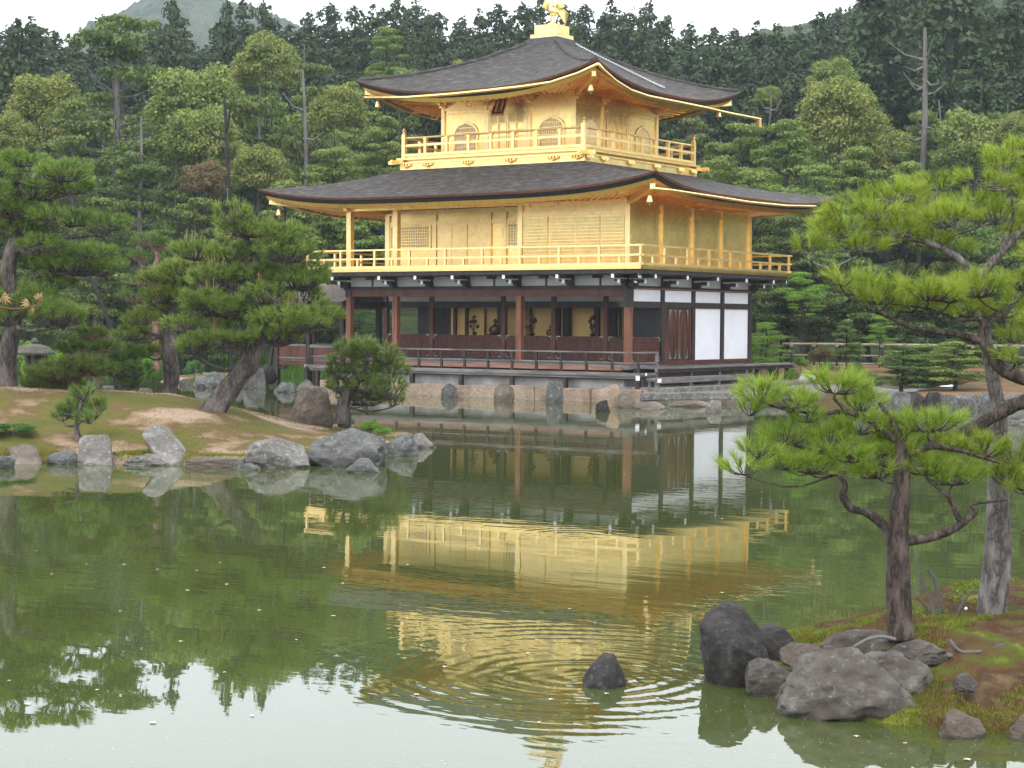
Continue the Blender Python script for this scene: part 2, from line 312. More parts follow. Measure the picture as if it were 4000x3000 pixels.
# ================================================================== THE PAVILION
B = 2.13; X0 = -5.5*B; Y1 = 4*B; MX, MY = X0/2, Y1/2
pav = thing('golden_pavilion', 'three-storey temple pavilion with gold-leafed upper floors and dark timber ground floor at the water', 'temple', (MX, MY, .4))
pv = lambda mb, name, m, label=None, parent=None, **k: mb.build(name, m, parent or pav, label=label, **k)

def roof_pt(side, s, t, ex, ey, tx, ty, zm, zt, lift, p, a):
    """side 0 front(-y) 1 right(+x) 2 back 3 left; s -1..1 along the eave, t 0 eave .. 1 top"""
    hx = ex+(tx-ex)*t; hy = ey+(ty-ey)*t
    g = t*(a+(1-a)*t)
    z = zm+(zt-zm)*g+lift*abs(s)**p*(1-t)**1.6
    if side == 0: return (MX+s*hx, MY-hy, z)
    if side == 1: return (MX+hx, MY+s*hy, z)
    if side == 2: return (MX-s*hx, MY+hy, z)
    return (MX-hx, MY-s*hy, z)
def make_roof(kind, ex, ey, tx, ty, zm, zt, lift, p, a, wx, wy, zs, fas):
    A = (tx, ty, zm, zt, lift, p, a)
    S = np.linspace(-1, 1, 61); T = np.linspace(0, 1, 16)
    top = MB(); brown = MB(); black = MB(); fascia = MB(); raf = MB()
    def strip(mb, side, o0, z0, o1, z1):
        g = [[roof_pt(side, s, 0, ex-o, ey-o, *A)[:2]+(roof_pt(side, s, 0, ex-o, ey-o, *A)[2]+z,) for s in S] for o, z in ((o0, z0), (o1, z1))]
        mb.sheet(g, flip=True)
    for side in range(4):
        top.sheet([[roof_pt(side, s, t, ex, ey, *A) for s in S] for t in T])
        strip(brown, side, 0, 0, .03, -.075); strip(brown, side, .03, -.075, .10, -.075)
        strip(black, side, .075, -.07, .14, -.215); strip(black, side, .14, -.215, .30, -.215)
        strip(fascia, side, .20, -.20, .26, -.36-fas); strip(fascia, side, .26, -.36-fas, .42, -.33-fas)
        # soffit board from the fascia in to the wall head
        g = []
        for s in S:
            q = roof_pt(side, s, 0, ex-.42, ey-.42, *A); w = roof_pt(side, s, 0, wx, wy, wx, wy, zs, zs, 0, 1, 1)
            g.append([(q[0]+(w[0]-q[0])*k, q[1]+(w[1]-q[1])*k, (q[2]-.30-fas)+(zs-(q[2]-.30-fas))*k**.7) for k in np.linspace(0, 1, 6)])
        fascia.sheet(g)
        L = 2*(ex if side in (0, 2) else ey); n = int(L/.30)
        for i in range(n+1):
            s = -1+2*i/n
            q = roof_pt(side, s, 0, ex-.62, ey-.62, *A); w = roof_pt(side, max(-1, min(1, s*1.0)), 0, wx, wy, wx, wy, zs, zs, 0, 1, 1)
            zq = q[2]-.31-fas
            raf.bar((q[0], q[1], zq), (w[0]*.97+q[0]*.03, w[1]*.97+q[1]*.03, zs-.03), .06, .05)
            if i % 4 == 2:      # hooks hanging from the rafter ends
                d = np.array([w[0]-q[0], w[1]-q[1], 0]); d /= np.linalg.norm(d); b0 = np.array([q[0], q[1], zq-.04])
                raf.tube([b0+d*.15, b0+d*.05-np.array([0, 0, .10]), b0+d*.32-np.array([0, 0, .12]), b0+d*.36], .016, 5)
    r = pv(top, kind, M['roof'], smooth=True)
    for nm, mb, m in (('eave_trim', brown, 'eave_brown'), ('eave_edge', black, 'eave_black')): pv(mb, nm, M[m], parent=r)
    pv(fascia, 'soffit', M['gold_eave_bounce'], parent=r, smooth=False); pv(raf, 'rafter_row', M['gold_eave_bounce'], parent=r)
    return r
LOW = (8.215, 6.62, 3.9, 3.9, 6.77, 7.93, .48, 4.0, .72); UPR = (5.05, 5.05, .66, .66, 10.43, 12.58, .66, 2.6, .70)
low_roof = make_roof('lower_roof', *LOW, 5.86, 4.26, 6.62, .0)
low_roof['label'] = 'wide dark shingled roof between second and third storeys'
up_roof = make_roof('upper_roof', *UPR, 2.85, 2.85, 10.42, .0)
up_roof['label'] = 'pyramid roof of dark shingles under the gold phoenix'
# hip caps
mb = MB()
for sg in ((1, -1), (1, 1), (-1, 1), (-1, -1)):
    side = {(1, -1): (0, 1), (1, 1): (1, 1), (-1, 1): (2, 1), (-1, -1): (3, 1)}[sg]
    mb.tube([np.array(roof_pt(side[0], side[1], t, *UPR))+(0, 0, -.03) for t in np.linspace(.03, 1, 14)], .10, 8)
pv(mb, 'hip_ridge', M['roof'], parent=up_roof, smooth=True)
# cap, gold pedestal
mb = MB(); mb.box(MX-.70, MX+.70, MY-.70, MY+.70, 12.52, 12.70); mb.box(MX-.60, MX+.60, MY-.60, MY+.60, 12.70, 12.76); pv(mb, 'roof_cap', M['lead'], parent=up_roof)
mb = MB(); mb.box(MX-.56, MX+.56, MY-.56, MY+.56, 12.762, 12.90); mb.box(MX-.45, MX+.45, MY-.45, MY+.45, 12.90, 13.24)
for s in (-1, 1):
    for a0, h, z0, z1 in ((.56, .56, 12.77, 12.895), (.45, .45, 12.905, 13.235)):
        for k in (-1, 0, 1):
            mb.box(MX+k*(h-.02)-.018, MX+k*(h-.02)+.018, MY+s*a0-.006, MY+s*a0+.006, z0, z1); mb.box(MX+s*a0-.006, MX+s*a0+.006, MY+k*(h-.02)-.018, MY+k*(h-.02)+.018, z0, z1)
        mb.box(MX-h, MX+h, MY+s*a0-.01, MY+s*a0+.01, z1-.03, z1+.004); mb.box(MX+s*a0-.01, MX+s*a0+.01, MY-h, MY+h, z1-.03, z1+.005)
pv(mb, 'pedestal', M['gold_dull'])
# chain on the right roof face
mb = MB(); c0 = onx(1145, 88, MX+.9); 
def on_roof(u, v, A, side=1):
    best = None
    for t in np.linspace(0, 1, 60):
        for s in np.linspace(-1, 1, 81):
            q = np.array(roof_pt(side, s, t, *A)); w = q-CAM; d = w@FW; e = ((2000+FPX*(w@RT)/d)/K-u)**2+((1500-FPX*(w@UP)/d)/K-v)**2
            if best is None or e < best[0]: best = (e, s, t)
    return best[1], best[2]
sa, ta = on_roof(1243, 90, UPR); sb, tb = on_roof(1435, 193, UPR)
cp = [np.array(roof_pt(1, sa+(sb-sa)*k, ta+(tb-ta)*k, *UPR))+(0, 0, .05) for k in np.linspace(0, 1, 76)]
for i in range(75):
    a, b = cp[i], cp[i+1]; d = (b-a); mid = (a+b)/2; d = d/np.linalg.norm(d)
    n_ = np.array([0, 0, 1.]) if i % 2 else np.array([0, 1., 0]); u_ = np.cross(n_, d); u_ /= np.linalg.norm(u_)
    L = np.linalg.norm(b-a)*.72; loop = [mid+d*math.cos(t)*L+u_*math.sin(t)*.03 for t in np.linspace(0, 2*math.pi, 9)]
    mb.tube(loop, .011, 4, cap=False)
pv(mb, 'chain', M['chain'], parent=up_roof)
# gutters
def gutter(pts, name='gutter', r=.055):
    mb = MB(); mb.tube(pts, r, 8); return pv(mb, name, M['gold'], smooth=True)
yg, xg = MY-5.05-.07, MX+5.05+.07
gutter([ony(u, v, yg) for u, v in ((1292, 138), (1250, 158), (1190, 178), (1130, 187), (1050, 196), (970, 204), (880, 210.5), (788, 211.5))])
gutter([onx(u, v, xg) for u, v in ((1292, 138), (1304, 152), (1330, 175), (1362, 195), (1400, 208), (1460, 220), (1525, 233), (1580, 246), (1643, 258))])
mb = MB(); q = onx(1640, 259, xg); mb.box(q[0]-.05, q[0]+.05, q[1]-.09, q[1]+.09, q[2]-.28, q[2]); pv(mb, 'downspout', M['gold'])
gutter([onx(u, v, 2.42) for u, v in ((1413, 407), (1450, 411), (1530, 423), (1620, 437), (1700, 445), (1762, 446))], r=.045)
# wind bells under the roof corners
def bell(p):
    mb = MB(); mb.tube([p, p-(0, 0, .16)], .01, 5); o = mb
    mb.lathe(p-np.array([0, 0, .42]), [(.11, 0), (.105, .04), (.085, .12), (.07, .2), (.03, .26)], 12)
    mb.tube([p-(0, 0, .42), p-(0, 0, .52)], .012, 5)
    return pv(mb, 'wind_bell', M['gold_dull'], smooth=True)
for d_, z in ((.55, 6.72),):
    for sx, sy in ((1, -1), (1, 1), (-1, -1)): bell(np.array([MX+sx*(8.215-d_), MY+sy*(6.62-d_), z]))
for sx, sy in ((1, -1), (1, 1), (-1, -1)): bell(np.array([MX+sx*4.45, MY+sy*4.45, 10.55]))
# corner beams under the hips
mb = MB()
for sx, sy in ((1, -1), (1, 1), (-1, -1)):
    mb = MB(); mb.bar((MX+sx*(8.215-.30), MY+sy*(6.62-.30), 6.80), (MX+sx*5.86, MY+sy*4.26, 6.52), .16, .20); pv(mb, 'corner_beam', M['gold_dull'])
    mb = MB(); mb.bar((MX+sx*4.78, MY+sy*4.78, 10.66), (MX+sx*2.8, MY+sy*2.8, 10.32), .14, .18); pv(mb, 'corner_beam', M['gold_dull'])

# ---- third storey
h3 = 2.78; ZF = 8.41
mb = MB(); mb.box(MX-h3, MX+h3, MY-h3, MY+h3, ZF, 10.42); w3 = pv(mb, 'third_storey_wall', M['gold'])
for sx in (-1, -.333, .333, 1):
    for side in range(2):
        m2 = MB()
        if side == 0: m2.box(MX+sx*h3-.075, MX+sx*h3+.075, MY-h3-.05, MY-h3+.02, ZF, 10.17)
        else:
            if sx == -1: continue
            m2.box(MX+h3-.02, MX+h3+.05, MY+sx*h3-.075, MY+sx*h3+.075, ZF, 10.17)
        pv(m2, 'post', M['gold_dull'])
mb = MB()
for z0, z1, o in ((10.05, 10.17, .035), (9.93, 9.96, .028), (ZF, ZF+.09, .035)):
    mb.box(MX-h3-o, MX+h3+o, MY-h3-o, MY-h3-.002, z0, z1); mb.box(MX+h3+.002, MX+h3+o, MY-h3-.001, MY+h3, z0, z1)
pv(mb, 'tie_beam', M['gold_dull'])
# bracket sets on the post heads
def bracket3(x, y, dx, dy):
    mb = MB()
    for k, (z, l) in enumerate(((10.20, .16), (10.29, .30), (10.37, .42))):
        mb.bar((x, y, z), (x+dx*l, y+dy*l, z), .09, .07); mb.bar((x-dy*l*.8+dx*l*.5, y-dx*l*.8+dy*l*.5, z), (x+dy*l*.8+dx*l*.5, y+dx*l*.8+dy*l*.5, z), .07, .06)
    pv(mb, 'bracket', M['gold'])
for sx in (-1, -.333, .333, 1):
    bracket3(MX+sx*h3, MY-h3, 0, -1); bracket3(MX+h3, MY+sx*h3, 1, 0)
def place(side, x, y, z):      # local (along, out, up) -> world; side 0 front, 1 right
    return (x, MY-h3-y, z) if side == 0 else (MX+h3+y, x, z)
def arched_window(side, c, w=.48, z0=8.52, zs=9.12, zt=9.56):
    def outline(w, zt, z0=z0):
        pts = [(-w, z0)]; pts += [(-w*(1-.06*math.sin(k*math.pi)), z0+(zs-z0)*k) for k in (.5, 1)]
        for a in np.linspace(.12, .88, 9):
            th = math.pi*(1-a); pts.append((w*1.0*math.cos(th)*1.02, zs+(zt-zs)*(math.sin(th)**.8)*(.90+.06*abs(math.cos(3*th)))))
        mid = len(pts)//2
        pts = pts[:3]+[p for p in pts[3:] if p[0] < -.02]+[(0, zt+.02)]
        return pts+[(-x, z) for x, z in pts[-2::-1]]
    o1 = outline(w, zt); o2 = outline(w+.075, zt+.09, z0)
    fr = MB(); 
    for yy in (.045,):
        n = len(o1); V = [place(side, c+x, .045, z) for x, z in o1]+[place(side, c+x, .045, z) for x, z in o2]+[place(side, c+x, .003, z) for x, z in o1]+[place(side, c+x, .003, z) for x, z in o2]
        F = [(i, i+1, n+i+1, n+i) for i in range(n-1)]+[(n+i, n+i+1, 3*n+i+1, 3*n+i) for i in range(n-1)]+[(2*n+i, 2*n+i+1, i+1, i) for i in range(n-1)]
        fr.add(V, F)
    f = pv(fr, 'arched_window', M['gold_dull'])
    pa = MB(); V = [place(side, c+x, .006, z) for x, z in o1]; pa.add(V, [tuple(range(len(V)))]); pv(pa, 'pane', M['pane'], parent=f)
    sl = MB()
    def top(x):
        return np.interp(x, [q[0] for q in o1[2:-2]], [q[1] for q in o1[2:-2]])
    xs = np.linspace(-w+.05, w-.05, 12)
    for x in xs:
        a = place(side, c+x, .02, z0+.02); b = place(side, c+x, .02, max(z0+.1, top(x)-.01)); sl.bar(a, b, .022, .022, up=(1, 1, 0))
    for z in (8.75, 9.0, 9.25, 9.42):
        ww = w-.03 if z < zs else w*math.sqrt(max(0, 1-((z-zs)/(zt-zs))**2))-.02
        sl.bar(place(side, c-ww, .022, z), place(side, c+ww, .022, z), .02, .03)
    pv(sl, 'lattice', M['gold_dull'], parent=f)
M['pane'] = mat('window_paper', [(.66, .56, .46)], 2, .8)
def panel_door(side, c, w=.76, z0=8.52, z1=9.88):
    fr = MB(); lt = MB(); pn = MB()
    def bx(mb, x0, x1, za, zb, y0, y1):
        a = place(side, x0, y0, za); b = place(side, x1, y1, zb)
        mb.box(min(a[0], b[0]), max(a[0], b[0]), min(a[1], b[1]), max(a[1], b[1]), za, zb)
    bx(fr, c-w-.10, c-w, z0, z1+.06, .004, .07); bx(fr, c+w, c+w+.10, z0, z1+.06, .004, .07); bx(fr, c-w, c+w, z1, z1+.06, .004, .065)
    f = pv(fr, 'double_door', M['gold_dull'])
    for k in (-1, 1):
        x0 = c if k > 0 else c-w; x1 = x0+w; lf = MB()
        for a, b in ((x0+.01, x0+.06), ((x0+x1)/2-.02, (x0+x1)/2+.02), (x1-.06, x1-.01)): bx(lf, a, b, z0+.03, z1-.01, .004, .05)
        for a in (z0+.03, 9.02, 9.24, 9.47, z1-.05): bx(lf, x0+.01, x1-.01, a, a+.035, .004, .046)
        for a, b in ((x0+.07, (x0+x1)/2-.03), ((x0+x1)/2+.03, x1-.07)):
            bx(pn, a, b, 9.51, z1-.06, .004, .010)
            for q in np.linspace(a, b, 7): bx(lf, q-.008, q+.008, 9.51, z1-.06, .010, .03)
            for q in np.linspace(9.54, z1-.08, 4): bx(lf, a, b, q-.008, q+.008, .008, .025)
        pv(lf, 'door_leaf', M['gold_dull'], parent=f)
    pv(pn, 'pane', M['pane'], parent=f)
    hg = MB()
    for x in (c-w-.02, c+w+.02): bx(hg, x-.10, x+.10, z1+.03, z1+.11, .07, .12)
    pv(hg, 'hinge_block', M['gold'], parent=f)
for side, cs in ((0, (MX-1.79, MX+1.85)), (1, (MY-1.72, MY+1.78))):
    for c in cs: arched_window(side, c)
panel_door(0, MX); panel_door(1, MY, w=.70)
# deck and skirt of the third storey
mb = MB(); mb.box(MX-3.88, MX+3.88, MY-3.88, MY+3.88, 7.80, 8.14); mb.box(MX-3.92, MX+3.92, MY-3.92, MY+3.92, 8.14, 8.20)
mb.box(MX-3.80, MX+3.80, MY-3.80, MY+3.80, 8.20, 8.27); mb.box(MX-3.98, MX+3.98, MY-3.98, MY+3.98, 8.27, 8.345); mb.box(MX-3.75, MX+3.75, MY-3.75, MY+3.75, 8.345, ZF)
for sx, sy in ((1, -1), (1, 1), (-1, -1)):
    mb.bar((MX+sx*3.7, MY+sy*3.93, 8.20), (MX+sx*4.35, MY+sy*3.93, 8.20), .08, .12); mb.bar((MX+sx*3.93, MY+sy*3.7, 8.205), (MX+sx*3.93, MY+sy*4.35, 8.205), .08, .12)
pv(mb, 'upper_deck', M['gold'])
for side in (0, 1):
    for k in (-3.6, -2.65, -.9, .9, 2.65, 3.6):
        mb = MB(); c = k
        pl = lambda a, o, z: (MX+a, MY-3.88-o, z) if side == 0 else (MX+3.88+o, MY+a, z)
        mb.tube([pl(c-.22, .04, 8.14), pl(c-.20, .05, 8.06), pl(c-.08, .05, 8.04), pl(c, .06, 7.99), pl(c+.08, .05, 8.04), pl(c+.20, .05, 8.06), pl(c+.22, .04, 8.14)], .022, 6)
        for a in (-.12, 0, .12): mb.bar(pl(c+a, .04, 8.06), pl(c+a, .04, 8.16), .07, .05, up=(1, 1, 0))
        pv(mb, 'deck_fitting', M['gold'])
def rail3():
    o = 3.78; C4 = [(MX-o, MY-o), (MX+o, MY-o), (MX+o, MY+o), (MX-o, MY+o)]
    fr = MB(); r = None
    for i in range(4):
        a, b = C4[i], C4[(i+1) % 4]; d = np.array(b)-a; d /= np.linalg.norm(d)
        A = lambda t, z: (a[0]+d[0]*t, a[1]+d[1]*t, z)
        fr.tube([A(-.0, 9.06), A(7.56, 9.06)], .035, 8); fr.bar(A(0, 8.80), A(7.56, 8.80), .05, .085); fr.bar(A(-.05, 8.455), A(7.61, 8.455), .10, .09)
    r = pv(fr, 'upper_railing', M['gold_dull'])
    for i in range(4):
        a, b = C4[i], C4[(i+1) % 4]; d = np.array(b)-a; d /= np.linalg.norm(d)
        for k in range(1, 8):
            t = 7.56*k/8; x, y = a[0]+d[0]*t, a[1]+d[1]*t; p = MB(); p.bar((x, y, 8.50), (x, y, 8.98), .10, .10); p.bar((x, y, 8.98), (x, y, 9.03), .14, .14); pv(p, 'baluster', M['gold_dull'], parent=r)
        p = MB(); x, y = a; p.box(x-.07, x+.07, y-.07, y+.07, 8.35, 9.19); p.lathe((x, y, 9.19), [(.085, 0), (.09, .03), (.06, .06), (.05, .09), (.075, .13), (.05, .18), (.012, .24)], 10); pv(p, 'corner_post', M['gold_dull'], parent=r)
rail3()
# name board 究竟頂
def text_mesh(body, size, ex=.004):
    c = bpy.data.curves.new('lettering', 'FONT'); c.body = body; c.size = size; c.extrude = ex; c.align_x = 'CENTER'; c.align_y = 'CENTER'; c.space_line = .92
    o = bpy.data.objects.new('lettering', c); col.objects.link(o); bpy.context.view_layer.update()
    me = bpy.data.meshes.new_from_object(o.evaluated_get(bpy.context.evaluated_depsgraph_get())); bpy.data.objects.remove(o); bpy.data.curves.remove(c); return me
pb = MB(); 
bx0, by0, bz0 = MX+.12, MY-h3-.66, 10.02
Rm = Matrix.Rotation(R(-24), 3, 'X')       # leans out at the top
def bp_(x, y, z): q = Rm @ Vector((x, y, z)); return (bx0+q.x, by0+q.y, bz0+q.z)
def rbox(mb, x0, x1, y0, y1, z0, z1):
    V = [bp_(x, y, z) for x in (x0, x1) for y in (y0, y1) for z in (z0, z1)]; mb.add(V, [(0, 1, 3, 2), (4, 6, 7, 5), (0, 4, 5, 1), (2, 3, 7, 6), (0, 2, 6, 4), (1, 5, 7, 3)])
rbox(pb, -.24, .24, 0, .04, -.31, .31); plaque = pv(pb, 'name_board', M['ink'])
p2 = MB(); rbox(p2, -.155, .155, -.012, -.001, -.23, .23); pv(p2, 'board_face', M['gold_dull'], parent=plaque)
p3 = MB()
for a in ((-.26, .26, -.02, .05, .31, .345), (-.26, .26, -.02, .05, -.345, -.31), (-.27, -.24, -.02, .05, -.345, .345), (.24, .27, -.02, .05, -.345, .345)): rbox(p3, *a)
pv(p3, 'board_frame', M['gold'], parent=plaque)
tm = text_mesh('究\n竟\n頂', .165); vv = np.zeros(len(tm.vertices)*3, np.float32); tm.vertices.foreach_get('co', vv); vv = vv.reshape(-1, 3)
if len(vv): vv -= np.array([(vv[:, 0].max()+vv[:, 0].min())/2, (vv[:, 1].max()+vv[:, 1].min())/2, 0])
nv = np.array([bp_(x, -.017-z, y) for x, y, z in vv])-ORI[plaque.name]
tm.vertices.foreach_set('co', nv.astype(np.float32).ravel()); tm.materials.clear(); tm.materials.append(M['ink']); link('lettering', tm, parent=plaque)

# ---- second storey
ZD = 4.40
mb = MB(); mb.box(-.05, .0, 0, Y1, ZD, 6.62); sw = pv(mb, 'side_wall', M['gold_side'], label='smooth gold side wall of the second storey')
for k in range(1, 5):
    p = MB(); p.box(.001, .07, k*B-.05, k*B+.05, ZD, 6.55) if k < 4 else p.box(-.05, .08, Y1-.06, Y1+.06, ZD, 6.55); pv(p, 'post', M['gold_dull'])
mb = MB(); mb.box(.001, .035, .05, Y1, 6.20, 6.30); mb.box(.001, .03, .05, Y1, ZD, ZD+.10); pv(mb, 'tie_beam', M['gold'])
p = MB(); p.box(-.12, .06, -.06, .10, ZD, 6.55); pv(p, 'post', M['gold_dull'])
# boarded shutters at the near end
for a, b in ((-1.07, -.13), (-2.04, -1.09), (-3.08, -2.08), (-4.14, -3.14)):
    m2 = MB(); m2.box(a, b, -.03, .04, ZD+.08, 6.10); n_ = 15
    for i in range(n_):
        z = ZD+.10+(6.07-ZD-.12)*i/(n_-1); m2.box(a+.02, b-.02, -.058, -.03, z-.013, z+.013)
    for i in range(14):
        z = ZD+.10+(6.07-ZD-.12)*(i+.5)/(n_-1); m2.add([(a+.02, -.032, z-.045), (b-.02, -.032, z-.045), (b-.02, -.047, z+.04), (a+.02, -.047, z+.04)], [(0, 1, 2, 3)])
    pv(m2, 'board_shutter', M['gold_dull'])
mb = MB(); mb.box(-2*B, 0, .005, .10, ZD, 6.62); mb.box(-2*B-.08, -.13, -.05, .004, 6.11, 6.22); mb.box(-2*B-.1, -2*B+.10, -.06, B, ZD, 6.60); mb.box(-2.08, -2.04, -.05, .004, ZD, 6.1)
pv(mb, 'front_wall', M['gold_dull'])
# recessed wall
mb = MB(); mb.box(X0, -2*B-.1, B, B+.08, ZD, 6.62); mb.box(X0, X0+.08, B+.08, Y1, ZD, 6.62); mb.box(X0+.08, 0-.06, Y1-.08, Y1, ZD, 6.62); pv(mb, 'recessed_wall', M['gold'])
for x in (X0+.07, -9.47, -6.38, -7.04):
    p = MB(); w = .09 if x > X0+1 else .10; p.box(x-w, x+w, B-.07, B-.002, ZD, 6.45); pv(p, 'post', M['gold_dull'])
mb = MB(); mb.box(X0+.1, -2*B-.1, B-.05, B-.003, 6.05, 6.20); mb.box(X0+.1, -2*B-.1, B-.05, B-.003, ZD, ZD+.1); pv(mb, 'tie_beam', M['gold_dull'])
def lattice_win(x0, x1, z0, z1, y, n, m_):
    f = MB()
    for a, b, c, d in ((x0-.08, x0, z0-.06, z1+.06), (x1, x1+.08, z0-.06, z1+.06), (x0, x1, z1, z1+.06), (x0, x1, z0-.06, z0)): f.box(a, b, y-.05, y-.003, c, d)
    o = pv(f, 'lattice_window', M['gold_dull'])
    pa = MB(); pa.box(x0, x1, y-.012, y-.004, z0, z1); pv(pa, 'pane', M['pane'], parent=o)
    g = MB()
    for i in range(n+1): x = x0+(x1-x0)*i/n; g.box(x-.02, x+.02, y-.04, y-.02, z0, z1)
    for i in range(1, m_): z = z0+(z1-z0)*i/m_; g.box(x0, x1, y-.045, y-.018, z-.018, z+.018)
    pv(g, 'lattice', M['gold_dull'], parent=o)
lattice_win(-11.50, -9.72, 5.27, 6.0, B, 17, 7); lattice_win(-6.22, -5.2, 5.27, 6.0, B, 9, 7)
for a, b in ((-9.35, -8.70), (-8.68, -8.02), (-7.98, -7.13)):
    p = MB(); p.box(a, b, B-.035, B-.004, ZD+.1, 6.03); pv(p, 'door_panel', M['gold_dull'])
for x in (X0, -4.5*B):
    p = MB(); p.box(x-.10, x+.10, -.10, .10, ZD, 6.50); pv(p, 'post', M['gold_dull'])
mb = MB(); mb.bar((X0-.3, 0, 6.56), (0.3, 0, 6.56), .16, .14); mb.bar((0, -.3, 6.565), (0, Y1+.3, 6.565), .16, .14); mb.bar((X0, -.3, 6.565), (X0, Y1+.3, 6.565), .15, .13); pv(mb, 'eave_purlin', M['gold'])
# deck
o2 = 1.08
mb = MB(); mb.box(X0-o2, o2, -o2, Y1+o2, 4.275, 4.335); mb.box(X0-o2-.05, o2+.05, -o2-.05, Y1+o2+.05, 4.335, 4.40); pv(mb, 'balcony_deck', M['gold'])
mb = MB(); mb.box(X0-o2+.04, o2-.04, -o2+.04, Y1+o2-.04, 4.13, 4.274); pv(mb, 'deck_beam', M['wood_dark'])
mb = MB(); mb.box(X0-.9, .9, -.9, Y1+.9, 4.115, 4.129); pv(mb, 'balcony_soffit', M['wood_dark'])
def rail2():
    fr = MB(); o = o2; C4 = [(X0-o, -o), (o, -o), (o, Y1+o), (X0-o, Y1+o)]
    segs = []
    for i in range(4):
        a, b = np.array(C4[i]), np.array(C4[(i+1) % 4]); L = np.linalg.norm(b-a); d = (b-a)/L
        A = lambda t, z: (a[0]+d[0]*t, a[1]+d[1]*t, z)
        e = .12; dz = .004*(i % 2)
        fr.bar(A(-e, 5.03+dz), A(L+e, 5.03+dz), .075, .055); fr.bar(A(-e, 4.72+dz), A(L+e, 4.72+dz), .06, .06); fr.bar(A(-e, 4.435+dz), A(L+e, 4.435+dz), .09, .07)
        segs.append((a, d, L))
    r = pv(fr, 'balcony_railing', M['gold_dull'], label='gold balcony railing round the second storey')
    for a, d, L in segs:
        n = round(L/.80); n += n % 2
        for k in range(n):
            t = L*k/n; x, y = a[0]+d[0]*t, a[1]+d[1]*t; p = MB(); p.bar((x, y, 4.465), (x, y, 5.005 if k % 2 == 0 else 4.69), .075, .075); pv(p, 'baluster', M['gold_dull'], parent=r)
rail2()

# ---- timber brackets with white ends under the balcony
def bracket1(x, y, dx, dy, l=1.0):
    mb = MB(); cap = MB()
    for z, a in ((4.06, l), (3.90, l*.62)):
        mb.bar((x, y, z), (x+dx*a, y+dy*a, z), .10, .10)
        mb.bar((x+dx*(a-.12)-dy*.22, y+dy*(a-.12)-dx*.22, z+.03), (x+dx*(a-.12)+dy*.22, y+dy*(a-.12)+dx*.22, z+.03), .09, .07)
        e = np.array([x+dx*a, y+dy*a, z]); cap.bar(e, e+np.array([dx, dy, 0])*.02, .10, .13)
        t = np.array([-dy, dx, 0]) if dx == 0 or dy == 0 else np.zeros(3)
        if dx == 0 or dy == 0:
            cap.bar(e-np.array([dx, dy, 0])*.03+(0, 0, .0), e+np.array([dx, dy, 0])*.01+(0, 0, -.0), .105, .02)
    mb.bar((x, y, 3.80), (x+dx*.34, y+dy*.34, 3.80), .14, .14)
    o = pv(mb, 'bracket', M['wood_dark']); pv(cap, 'bracket_end', M['whitecap'], parent=o)
for k in (0, 1, 2, 3, 3.75, 4.5, 5.5): bracket1(-k*B if k else -.0, 0, 0, -1)
for k in range(0, 5): bracket1(0, k*B, 1, 0)
bracket1(0, 0, .7071, -.7071, 1.42); bracket1(0, Y1, .7071, .7071, 1.42); bracket1(X0, 0, -.7071, -.7071, 1.42); bracket1(X0, 0, -1, 0)
# ---- ground storey frame
M['grey_plaster'] = mat('grey_plaster', [(.50, .52, .52), (.56, .58, .58)], 2, .85)
mb = MB(); mb.box(X0, -.06, -.02, .02, 3.77, 4.115); mb.box(-.02, .02, .06, Y1, 3.77, 4.115); pv(mb, 'frieze_panel', M['grey_plaster'])
for k in (1, 2, 3, 4.5): mb = MB(); mb.box(-k*B-.05, -k*B+.05, -.045, -.021, 3.77, 4.11); pv(mb, 'frieze_strut', M['wood_dark'])
for k in (.5, 1.5, 2.5, 3.75, 5.0): mb = MB(); mb.box(-k*B-.035, -k*B+.035, -.041, -.021, 3.77, 4.11); mb.box(-k*B-.3, -k*B+.10, -.06, -.04, 4.02, 4.11); pv(mb, 'frieze_strut', M['wood_dark'])
for k in (1, 2, 3): mb = MB(); mb.box(.021, .045, k*B-.06, k*B+.06, 3.77, 4.11); pv(mb, 'frieze_strut', M['wood_dark'])
mb = MB(); mb.bar((X0-.25, 0, 3.715), (.22, 0, 3.715), .15, .12); mb.bar((0, -.2, 3.711), (0, Y1+.25, 3.711), .145, .122); pv(mb, 'head_beam', M['wood_dark'])
mb = MB(); mb.box(X0+.1, -.1, -.06, .06, 3.42, 3.65); pv(mb, 'rail_beam', M['wood_red'])
def post(x, y, z0, z1, w=.105, m='wood_post'):
    p = MB(); p.box(x-w, x+w, y-w, y+w, z0, z1); return pv(p, 'post', M[m])
for k, m in ((0, 'wood_post'), (2, 'wood_post'), (4.5, 'wood_post'), (5.5, 'wood_post')):
    post(-k*B, 0, 1.17, 3.42 if k else 3.12, m=m)
for k in (1, 2, 3, 4): post(-.004, k*B, 1.17, 3.65, .10, 'wood_dark')
for k in (1, 2, 3, 4.5, 5.5): post(-k*B, B, 1.17, 3.65, .085, 'wood_red')
for k in (1.5, 3, 4.5, 5.5): post(-k*B, Y1, 1.17, 3.65, .1, 'wood_dark')
post(0, 0, 3.12, 3.65, .125, 'wood_dark'); post(X0, 0, 3.42, 3.65, .12, 'wood_dark')
mb = MB(); mb.bar((.0, .13, 3.16), (.0, Y1+.25, 3.16), .16, .20); mb.bar((X0-.1, B, 3.16), (-.1, B, 3.16), .14, .22); mb.bar((X0, .1, 3.16), (X0, Y1, 3.16), .12, .2); mb.bar((X0, B+.07, 3.61), (-.1, B+.07, 3.61), .08, .1)
mb.bar((-.3, -.1, 3.16), (.22, -.1, 3.16), .06, .2); pv(mb, 'lintel', M['wood_dark'])
mb = MB(); mb.box(X0+.1, -.1, B-.02, B+.02, 3.27, 3.56)
for k in (): pass
